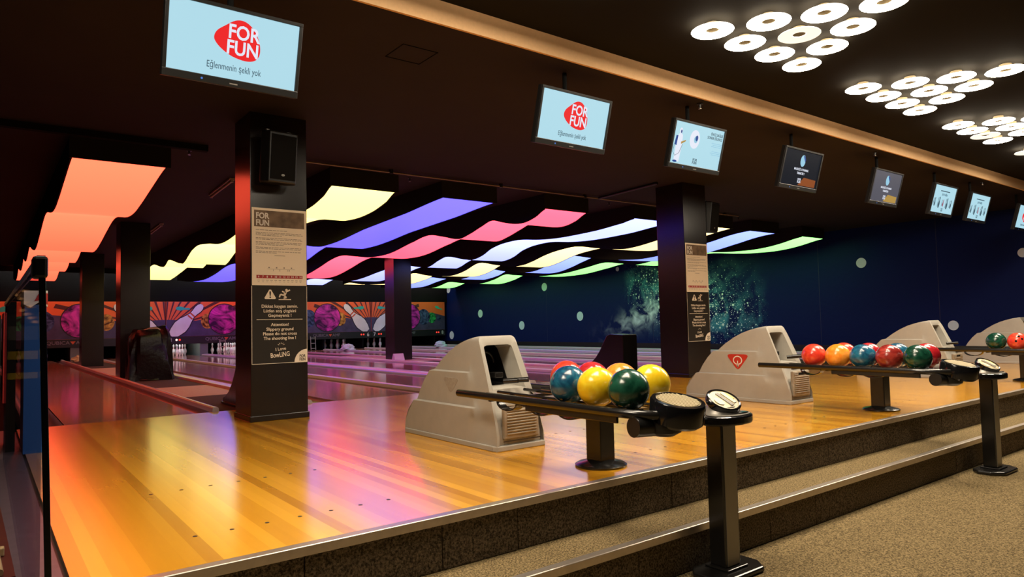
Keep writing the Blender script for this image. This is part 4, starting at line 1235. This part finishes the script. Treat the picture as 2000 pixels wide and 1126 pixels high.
# logo on the second hood, its worn ghost on the first (on the flat left cheek)
def tri_pts(s, cy, cz, r=0.22, k_=1.0):
    A = [(0.5, 0.42), (-0.5, 0.42), (0.0, -0.5)]
    out = []
    for i in range(3):
        p, a, b = A[i], A[i-1], A[(i+1) % 3]
        for k in range(5):
            u = k/4
            e1 = (p[0]+(a[0]-p[0])*r*(1-u), p[1]+(a[1]-p[1])*r*(1-u))
            e2 = (p[0]+(b[0]-p[0])*r*u, p[1]+(b[1]-p[1])*r*u)
            w0, w1 = (1-u), u
            out.append((cy+k_*s*((e1[0])*w0+(e2[0])*w1), cz+s*((e1[1])*w0+(e2[1])*w1)))
    return out
ly, lz = 0.573, 0.395
MB().prism_x(tri_pts(0.185, ly, lz, 0.22, 1.5), -0.1925, -0.1885).build('logo_badge', mat('logo red', (0.50, 0.035, 0.02), 0.4), brs[1])
q = MB()
n = 26
vs, fs = [], []
for r in (0.046, 0.036):
    for k in range(n):
        a = 2*math.pi*k/n
        vs.append((-0.1934, ly+r*1.2*math.cos(a), lz+0.016+r*1.0*math.sin(a)))
for k in range(n): fs.append((k, (k+1) % n, n+(k+1) % n, n+k))
q.add(vs, fs)
q.box(-0.1934, -0.1928, ly-0.005, ly+0.005, lz-0.055, lz+0.012)
q.prism_x([(ly-0.016, lz-0.036), (ly+0.016, lz-0.036), (ly, lz-0.060)], -0.1934, -0.1928)
q.build('logo_letter', M['white'], brs[1])
MB().prism_x(tri_pts(0.13, ly, lz+0.01, 0.22, 1.7), -0.1910, -0.1885).build('sticker_ghost', M['dirtpatch'], brs[0])

# ------------------------------------------------------------------ bowling balls
BR_ = 0.1083
def ball_mesh(m):
    mb = MB()
    n = 14
    prof = [(BR_*math.sin(math.pi*k/n), -BR_*math.cos(math.pi*k/n)) for k in range(1, n)]
    mb.lathe(prof, 28)
    return mb.mesh('shell', m, True)
BM = {}
def ball(c, loc, label, group, holes=None, rot=None):
    if c not in BM: BM[c] = ball_mesh(M['ball_'+c])
    t = tag(empty('bowling_ball', loc, rot or (random.uniform(0, 6), random.uniform(0, 6), random.uniform(0, 6))), label, 'bowling ball', group)
    place(BM[c], 'shell', t)
    return t
G1, G2, G3 = 'balls on the rack of the ball return with the faded sticker', 'balls on the rack of the ball return with the red logo', 'balls on the rack beyond'
def holes(t, centre_dir, col='matte_black'):
    """three finger holes drilled around a direction (t is unrotated)"""
    d = Vector(centre_dir).normalized()
    a = d.orthogonal().normalized()
    b = d.cross(a)
    for u, v in ((-0.022, 0.012), (0.022, 0.014), (0.0, -0.055)):
        p = (d*BR_ + a*u + b*v).normalized()
        MB().tube(p*(BR_-0.004), p*(BR_+0.0006), 0.0125, n=14).build('finger_hole', M[col], t)
YB = 0.487
rackA = [('blue', 2.645, 2.949, 'dark blue marbled bowling ball, front row of the rack near the faded hood'),
         ('yellow', 2.645, 2.722, 'yellow bowling ball between the dark blue and dark green balls'),
         ('green', 2.645, 2.492, 'dark green bowling ball beside two yellow balls'),
         ('red', 2.985, 3.345, 'red bowling ball half hidden behind the dark blue ball of the same rack'),
         ('crimson', 2.985, 3.115, 'crimson bowling ball peeking out behind the yellow and dark blue balls'),
         ('orange', 2.985, 2.875, 'orange bowling ball peeking out behind the dark green and yellow balls'),
         ('yellow', 2.985, 2.640, 'yellow bowling ball behind the dark green ball at the rack end')]
for c, x, y, l in rackA: ball(c, (x, y, YB), l, G1)
rackB = [('red', 6.125, 3.43, 'bright red bowling ball at the hood end of the rack by the red logo'),
         ('orange', 6.125, 3.203, 'orange bowling ball between the bright red and blue balls'),
         ('blue', 6.125, 2.980, 'blue bowling ball beside the orange ball on the logo rack'),
         ('darkred', 6.125, 2.757, 'dark red marbled bowling ball beside the dark green ball'),
         ('green', 6.125, 2.532, 'dark green bowling ball at the dryer end of the logo rack'),
         ('red', 6.465, 3.32, 'red bowling ball half hidden behind the orange ball'),
         ('crimson', 6.465, 3.09, 'crimson bowling ball half hidden behind the blue ball on the logo rack'),
         ('blue', 6.465, 2.84, 'blue bowling ball half hidden behind the dark red marbled ball'),
         ('crimson', 6.465, 2.60, 'crimson bowling ball half hidden behind the dark green ball on the logo rack')]
for c, x, y, l in rackB: ball(c, (x, y, YB-0.004), l, G2)
ball('green', (9.925, 3.19, YB), 'dark green bowling ball on the rack beyond, beside a salmon red ball', G3)
t = ball('red', (9.925, 2.965, YB), 'salmon red bowling ball with visible finger holes', G3, rot=(0, 0, 0))
holes(t, (-0.86, -0.45, 0.42))
ball('blue', (9.925, 2.742, YB), 'blue bowling ball next to the salmon red ball with finger holes', G3)

# ------------------------------------------------------------------ keypad consoles on posts
M['keypad'] = mat('keypad print', (0.46, 0.38, 0.20), 0.35, noise=(40, 0.4))
M['key'] = mat('pale key caps', (0.62, 0.56, 0.40), 0.4)
M['key_dark'] = mat('dark key strip', (0.10, 0.08, 0.05), 0.4)
M['key_yellow'] = mat('yellow key', (0.70, 0.55, 0.05), 0.4)
def console(loc, label):
    t = empty('keypad_console', loc)
    tag(t, label, 'console', 'keypad consoles on posts')
    H = 0.755
    MB().prism_z([(-0.205, -0.05), (-0.14, -0.13), (0.14, -0.13), (0.205, -0.05), (0.205, 0.05), (0.14, 0.105), (-0.14, 0.105), (-0.205, 0.05)], 0.0, 0.030).build('base_plate', M['black_metal'], t, bevel=0.010)
    MB().prism_z([(-0.085, -0.075), (0.085, -0.075), (0.085, 0.07), (-0.085, 0.07)], 0.030, 0.042).build('base_collar', M['black_metal'], t, bevel=0.005)
    MB().box(-0.062, 0.062, -0.045, 0.052, 0.042, H).build('post', M['black_metal'], t, bevel=0.006)
    MB().box(-0.050, 0.050, -0.0475, -0.0451, 0.046, H-0.003).build('post_strip', M['grey_metal'], t)
    MB().prism_z(ellipse(0.04, 0.0, 0.175, 0.115, 36), H, H+0.045).build('head_plate', M['gloss_black'], t, bevel=0.010)
    MB().prism_z(ellipse(0.05, -0.01, 0.145, 0.088, 36), H+0.0455, H+0.049).build('head_top', M['grey_plastic'], t, bevel=0.001)
    MB().prism_z(ellipse(0.11, -0.055, 0.045, 0.020, 20), H+0.0492, H+0.055).build('head_button', M['gloss_black'], t, bevel=0.002)
    cl = MB().lathe([(0.100, 0.0), (0.094, 0.012), (0.080, 0.030), (0.070, 0.046)], 30).build('keypad_collar', M['grey_metal'], t, smooth=True)
    cl.location = (0.055, 0.030, H+0.0495)
    cl.rotation_euler = (R(8), R(-4), 0)
    k = MB().lathe([(0.088, 0.0), (0.092, 0.010), (0.092, 0.034), (0.086, 0.039), (0.080, 0.037), (0.079, 0.032)], 36).build('keypad_drum', M['gloss_black'], t, smooth=True)
    k.location = (0.055, 0.030, H+0.088)
    k.rotation_euler = (R(30), R(-10), 0)
    MB().lathe([(0.0, 0.031), (0.077, 0.031), (0.079, 0.0335), (0.0, 0.035)], 36, close=False).build('keypad_face', M['keypad'], k, smooth=True)
    MB().box(0.028, 0.050, -0.045, 0.045, 0.0352, 0.038).build('key', M['key'], k)
    MB().box(-0.004, 0.016, -0.055, 0.055, 0.0352, 0.038).build('key', M['key_dark'], k)
    MB().box(0.050, 0.064, -0.02, 0.03, 0.0352, 0.038).build('key', M['key_yellow'], k)
    MB().prism_z(ellipse(-0.040, 0, 0.022, 0.030, 20), 0.0352, 0.038).build('key', M['key'], k)
    return t
console((3.055, 2.235, ZF), 'black keypad console on a post at the step, beside the rack with yellow balls')
console((6.61, 2.195, ZF), 'black keypad console on a post at the step, beside the rack of nine balls')

# ------------------------------------------------------------------ small things on the lanes
def cover():
    t = tag(empty('covered_machine', (2.325, 13.62, -0.004)), 'machine hidden under a wrinkled black plastic cover by the column', 'covered machine')
    rnd = random.Random(4)
    n, m_ = 30, 12
    mb = MB()
    vs, fs = [], []
    ph = [rnd.uniform(0, 6) for _ in range(6)]
    for j in range(m_+1):
        v = j/m_
        z = 0.885*v
        for i in range(n):
            a = 2*math.pi*i/n
            c, s = math.cos(a), math.sin(a)
            e = 0.30
            x = math.copysign(abs(c)**e, c)
            y = math.copysign(abs(s)**e, s)
            fold = 0.035*math.sin(5*a+ph[0]+3*v)+0.022*math.sin(9*a+ph[1]-4*v)
            flare = 1.0+0.16*(1-v)**3 - (0.16*max(0, v-0.90)/0.10)
            bow = 1+0.06*math.sin(math.pi*v)
            vs.append((x*(0.285*flare*bow+fold*0.8)+(0.07*(1-v)**3 if c > 0 else 0), y*(0.25*flare*bow+fold*0.8), z+(0.02*math.sin(3*a+ph[2])+0.05*c)*v*v))
    for j in range(m_):
        for i in range(n):
            fs.append((j*n+i, j*n+(i+1) % n, (j+1)*n+(i+1) % n, (j+1)*n+i))
    fs.append(tuple(m_*n+i for i in range(n)))
    fs.append(tuple(range(n))[::-1])
    mb.add(vs, fs)
    o = mb.build('plastic_cover', M['plastic_bag'], t, smooth=True)
    MB().path([(0.33*math.cos(2*math.pi*i/24), 0.30*math.sin(2*math.pi*i/24), 0.016) for i in range(25)], 0.012, 6).build('cover_hem', M['plastic_bag'], t, smooth=True)
    MB().path([(-0.10, -0.16, 0.865), (-0.02, -0.20, 0.90), (0.10, -0.20, 0.90), (0.17, -0.16, 0.865)], 0.014, 6).build('top_strap', M['hood_dirt'], t, smooth=True)
cover()
def fin(x, y, label):
    """dark curved guard standing on the carpeted gap; its upright edge faces the approach"""
    t = tag(empty('curved_guard', (x, y, 0.0)), label, 'guard', 'curved black guards at the start of the carpeted gaps')
    pts = [(0.0, 0.0), (0.0, 0.635), (0.06, 0.640), (0.20, 0.625), (0.36, 0.60), (0.47, 0.54)]
    pts = [(0.0, 0.0), (0.0, 0.62), (0.28, 0.635), (0.36, 0.61), (0.44, 0.50), (0.53, 0.365), (0.64, 0.24), (0.77, 0.145), (0.90, 0.085), (1.0, 0.06), (1.0, 0.0)]
    MB().prism_x(pts, -0.16, 0.16).build('guard_body', M['column'], t, bevel=0.008)
    MB().box(-0.155, 0.155, -0.006, -0.0005, 0.02, 0.60).build('guard_front', M['matte_black'], t)
    MB().box(-0.18, 0.18, 0.0, 1.0, 0.0, 0.025).build('guard_foot', M['column'], t, bevel=0.004)
fin(2.37, 7.43, 'black curved guard behind the notice column beside the beige ball return')
fin(8.26, 7.72, 'black curved guard standing free before the lone far column')
def crumple(loc, m, label, s=1.0):
    rnd = random.Random(len(label))
    mb = MB()
    n, k_ = 12, 6
    vs, fs = [], []
    for j in range(k_+1):
        th = math.pi/2*j/k_
        for i in range(n):
            a = 2*math.pi*i/n
            r = (0.20+rnd.uniform(-0.05, 0.05))*math.cos(th)**0.7 if j < k_ else 0.02
            vs.append((r*math.cos(a)*1.3*s, r*math.sin(a)*0.8*s, max(0, 0.19*math.sin(th)+(rnd.uniform(-0.03, 0.03) if 0 < j else 0))*s))
    for j in range(k_):
        for i in range(n): fs.append((j*n+i, j*n+(i+1) % n, (j+1)*n+(i+1) % n, (j+1)*n+i))
    fs.append(tuple(k_*n+i for i in range(n)))
    fs.append(tuple(range(n))[::-1])
    mb.add(vs, fs)
    tag(mb.build('crumpled_cloth', m, loc=loc), label, 'cloth', 'crumpled cloths left on the lane dividers')
crumple((10.34, 23.2, 0.044), M['crumple'], 'crumpled white cloth on the divider before the purple lane pit')
crumple((13.62, 22.3, 0.044), M['crumple'], 'crumpled white cloth on the divider near number 8')
crumple((2.40, 24.6, -0.004), M['yellowcloth'], 'crumpled yellowish cloth near the far dark columns')
tag(MB().prism_x([(-0.10, 0), (0.10, 0), (0.02, 0.17), (-0.02, 0.17)], -0.13, 0.13).build('folded_card', M['pale_sheet'], loc=(8.12, 15.28, -0.004)), 'folded white card standing at the foot of the lone far column', 'card')
def leaning_frame(loc, label):
    t = tag(empty('metal_frame', loc, (R(-6), 0, 0)), label, 'frame', 'leaning metal frames in the pits')
    for x in (-0.09, 0.09): MB().box(x-0.012, x+0.012, -0.012, 0.012, 0.01, 0.52).build('upright', M['grey_metal'], t)
    for z in (0.06, 0.25, 0.45): MB().box(-0.078, 0.078, -0.010, 0.010, z, z+0.02).build('rung', M['grey_metal'], t)
leaning_frame((6.62, 25.2, 0.006), 'thin metal frame leaning at the lit decks beside the grey green divider')
leaning_frame((9.85, 25.2, 0.006), 'thin metal frame leaning in the unlit purple-lit pit')

# ------------------------------------------------------------------ ceiling fittings
def tube_lamp(x0, y0, x1, y1, label):
    t = tag(empty('tube_lamp', ((x0+x1)/2, (y0+y1)/2, ZC), (0, 0, math.atan2(-(x1-x0), y1-y0))), label, 'tube lamp', 'unlit tube lamps on the ceiling')
    L = math.hypot(x1-x0, y1-y0)/2
    MB().box(-0.035, 0.035, -L, L, -0.030, -0.001).build('batten', M['tube_grey'], t, bevel=0.004)
    MB().tube((0, -L+0.03, -0.046), (0, L-0.03, -0.046), 0.015, n=10).build('tube', M['tube_grey'], t, smooth=True)
    for s in (-1, 1): MB().box(-0.02, 0.02, s*(L-0.015)-0.015, s*(L-0.015)+0.015, -0.062, -0.031).build('end_socket', M['tube_grey'], t)
tube_lamp(2.60, 9.45, 2.66, 10.75, 'unlit tube lamp on the ceiling left of the notice column')
tube_lamp(2.62, 14.1, 2.66, 15.35, 'unlit tube lamp on the ceiling farther back above the covered machine')
pipe = tag(empty('ceiling_pipe', (0, 7.93, 2.815)), 'long pale pipe clipped under the ceiling before the light panels', 'pipe')
MB().tube((2.5, 0.02, 0), (11.6, -0.02, 0), 0.012, n=10).build('pipe_run', M['pipe'], pipe, smooth=True)
MB().box(-0.6, 1.93, -0.02, 0.06, -0.03, 0.0345).build('cable_tray', M['matte_black'], pipe)
for x in (2.6, 4.15, 5.9, 7.55, 9.4, 11.2):
    MB().box(x-0.018, x+0.018, -0.024, 0.024, -0.018, 0.034).build('pipe_clip', M['black'], pipe)
MB().tube((7.85, -0.02, 0.005), (7.77, -1.30, 0.012), 0.020, n=10).build('branch_pipe', M['black'], pipe, smooth=True)
def sprinkler(x, y, label, zc=ZC):
    t = tag(empty('sprinkler_head', (x, y, zc)), label, 'sprinkler', 'sprinkler heads on the ceilings')
    MB().lathe([(0.030, 0.0), (0.028, -0.008), (0.012, -0.010), (0.010, -0.035)], 12).build('sprinkler_body', M['black'], t, smooth=True)
    MB().lathe([(0.016, -0.050), (0.016, -0.046), (0.004, -0.046)], 10).build('deflector', M['brass'], t, smooth=True)
    for s in (-1, 1): MB().box(s*0.009-0.002, s*0.009+0.002, -0.003, 0.003, -0.047, -0.034).build('yoke_arm', M['brass'], t)
for x, y, l in ((1.81, 8.3-0.05, 'beside the orange light panel'), (4.60, 8.25, 'before the violet blue light panel'), (8.42, 8.25, 'before the icy white light panel'), (5.30, 3.98, 'at the fascia above the sprayer screen'), (8.72, 3.98, 'at the fascia above the slate grey screen'),
              (12.18, 3.98, 'at the fascia above the small pin slides'), (13.95, 7.75, 'before the green light panel'), (11.95, 8.15, 'before the pale blue light panel')):
    sprinkler(x, y, 'small sprinkler head %s' % l)
hatch = MB()
hx0, hx1, hy0, hy1 = 2.36, 2.65, 4.30, 4.58
hatch.box(hx0, hx1, hy0, hy0+0.006, ZC-0.004, ZC-0.0005).box(hx0, hx1, hy1-0.006, hy1, ZC-0.004, ZC-0.0005).box(hx0, hx0+0.006, hy0, hy1, ZC-0.004, ZC-0.0005).box(hx1-0.006, hx1, hy0, hy1, ZC-0.004, ZC-0.0005)
struct(hatch, 'trim_5', M['matte_black'], 'thin square outline of a ceiling hatch')

# ------------------------------------------------------------------ arcade corner behind the glass partition
gp = tag(empty('glass_partition', (0.125, 2.25, -0.20)), 'tinted glass partition with a black end post beside the approach', 'partition')
MB().box(-0.005, 0.005, 0.03, 3.6, 0.03, 1.235).build('pane', M['glass'], gp)
pb = MB()
pb.add([(0.024, -0.006, 0), (0.040, -0.006, 0), (0.040, 0.006, 0), (0.024, 0.006, 0), (-0.008, -0.006, 1.22), (0.008, -0.006, 1.22), (0.008, 0.006, 1.22), (-0.008, 0.006, 1.22)], [(0,3,2,1),(4,5,6,7),(0,1,5,4),(1,2,6,5),(2,3,7,6),(3,0,4,7)])
pb.build('end_post', M['gloss_black'], gp, bevel=0.002)
MB().box(-0.022, 0.014, -0.012, 0.05, 1.19, 1.25).build('top_clamp', M['black'], gp, bevel=0.008)
MB().box(-0.010, 0.010, 0.03, 3.6, 1.235, 1.255).build('top_rail', M['greyblue'], gp)
MB().box(-0.012, 0.012, 0.03, 3.6, 0.0, 0.03).build('bottom_rail', M['black'], gp)
bm_ = tag(empty('arcade_cabinet', (0.29, 6.2, 0)), 'blue arcade cabinet with a white and red wavy crest behind the glass', 'arcade cabinet')
MB().box(-0.055, 0.075, -0.2, 0.3, 0.0, 1.05).build('cabinet_body', M['blue_cab'], bm_)
MB().prism_y([(-0.06, 1.052), (-0.02, 1.03), (0.03, 1.07), (0.08, 1.035), (0.08, 1.15), (-0.06, 1.15)], -0.215, 0.3).build('crest', M['white'], bm_)
MB().prism_y([(0.0, 1.075), (0.03, 1.082), (0.08, 1.05), (0.08, 1.13), (0.03, 1.14)], -0.222, -0.2155).build('crest_emblem', M['red_cab'], bm_)
rm_ = tag(empty('arcade_cabinet', (0.165, 6.4, 0)), 'slim red and grey arcade cabinet beside the blue one', 'arcade cabinet')
MB().box(-0.025, 0.03, -0.2, 0.3, 0.0, 1.08).build('cabinet_body', M['column'], rm_)
MB().box(-0.045, -0.0255, -0.2, 0.3, 0.35, 1.0).build('cabinet_trim', M['red_cab'], rm_)
cm = tag(empty('prize_machine', (-0.06, 6.3, 0)), 'dark prize machine with yellow bands and gold tinsel lights', 'prize machine')
MB().box(-0.40, 0.165, -0.15, 0.4, 0.0, 0.98).build('cabinet_body', M['black'], cm)
MB().box(-0.38, 0.155, -0.158, -0.1505, 0.66, 0.72).build('yellow_band', M['yellow'], cm)
MB().box(-0.38, 0.155, -0.158, -0.1505, 0.52, 0.565).build('yellow_band', M['yellow'], cm)
MB().box(-0.38, 0.155, -0.158, -0.1505, 0.80, 0.90).build('window', M['grey_plastic'], cm)
M['fairy'] = emit('fairy light', (1.0, 0.45, 0.15), 2.5)
for k in range(9):
    MB().lathe([(0.002, -0.012), (0.010, -0.006), (0.010, 0.006), (0.002, 0.012)], 8, (0.0+0.018*(k % 4)+0.008*k, -0.17, 0.93+0.028*k)).build('fairy_light', M['fairy'], cm)
MB().path([(-0.06, -0.165, 0.94), (0.02, -0.165, 0.98), (0.06, -0.165, 1.06), (0.10, -0.165, 1.12), (0.11, -0.165, 1.20)], 0.012, 6).build('tinsel', M['gold'], cm)
rp = tag(empty('ball_ramp', (0.0, 2.95, 0)), 'dark red ball ramp board with a tan tube behind the glass', 'ball ramp')
MB().add([(-0.30, 0.0, 0.02), (0.10, 0.0, 0.02), (0.06, 2.2, 0.02), (-0.12, 2.2, 0.02), (-0.30, 0.0, 0.0), (0.10, 0.0, 0.0), (0.06, 2.2, 0.0), (-0.12, 2.2, 0.0)], [(0,1,2,3),(7,6,5,4),(0,4,5,1),(1,5,6,2),(2,6,7,3),(3,7,4,0)]).build('board', M['maroon'], rp)
MB().path([(0.055, 0.02, 0.034), (0.03, 1.0, 0.034), (0.01, 2.15, 0.034)], 0.013, 8).build('guide_tube', M['tan'], rp, smooth=True)
MB().box(0.035, 0.075, 0.28, 0.32, 0.021, 0.052).build('tube_joint', M['tan'], rp, bevel=0.004)
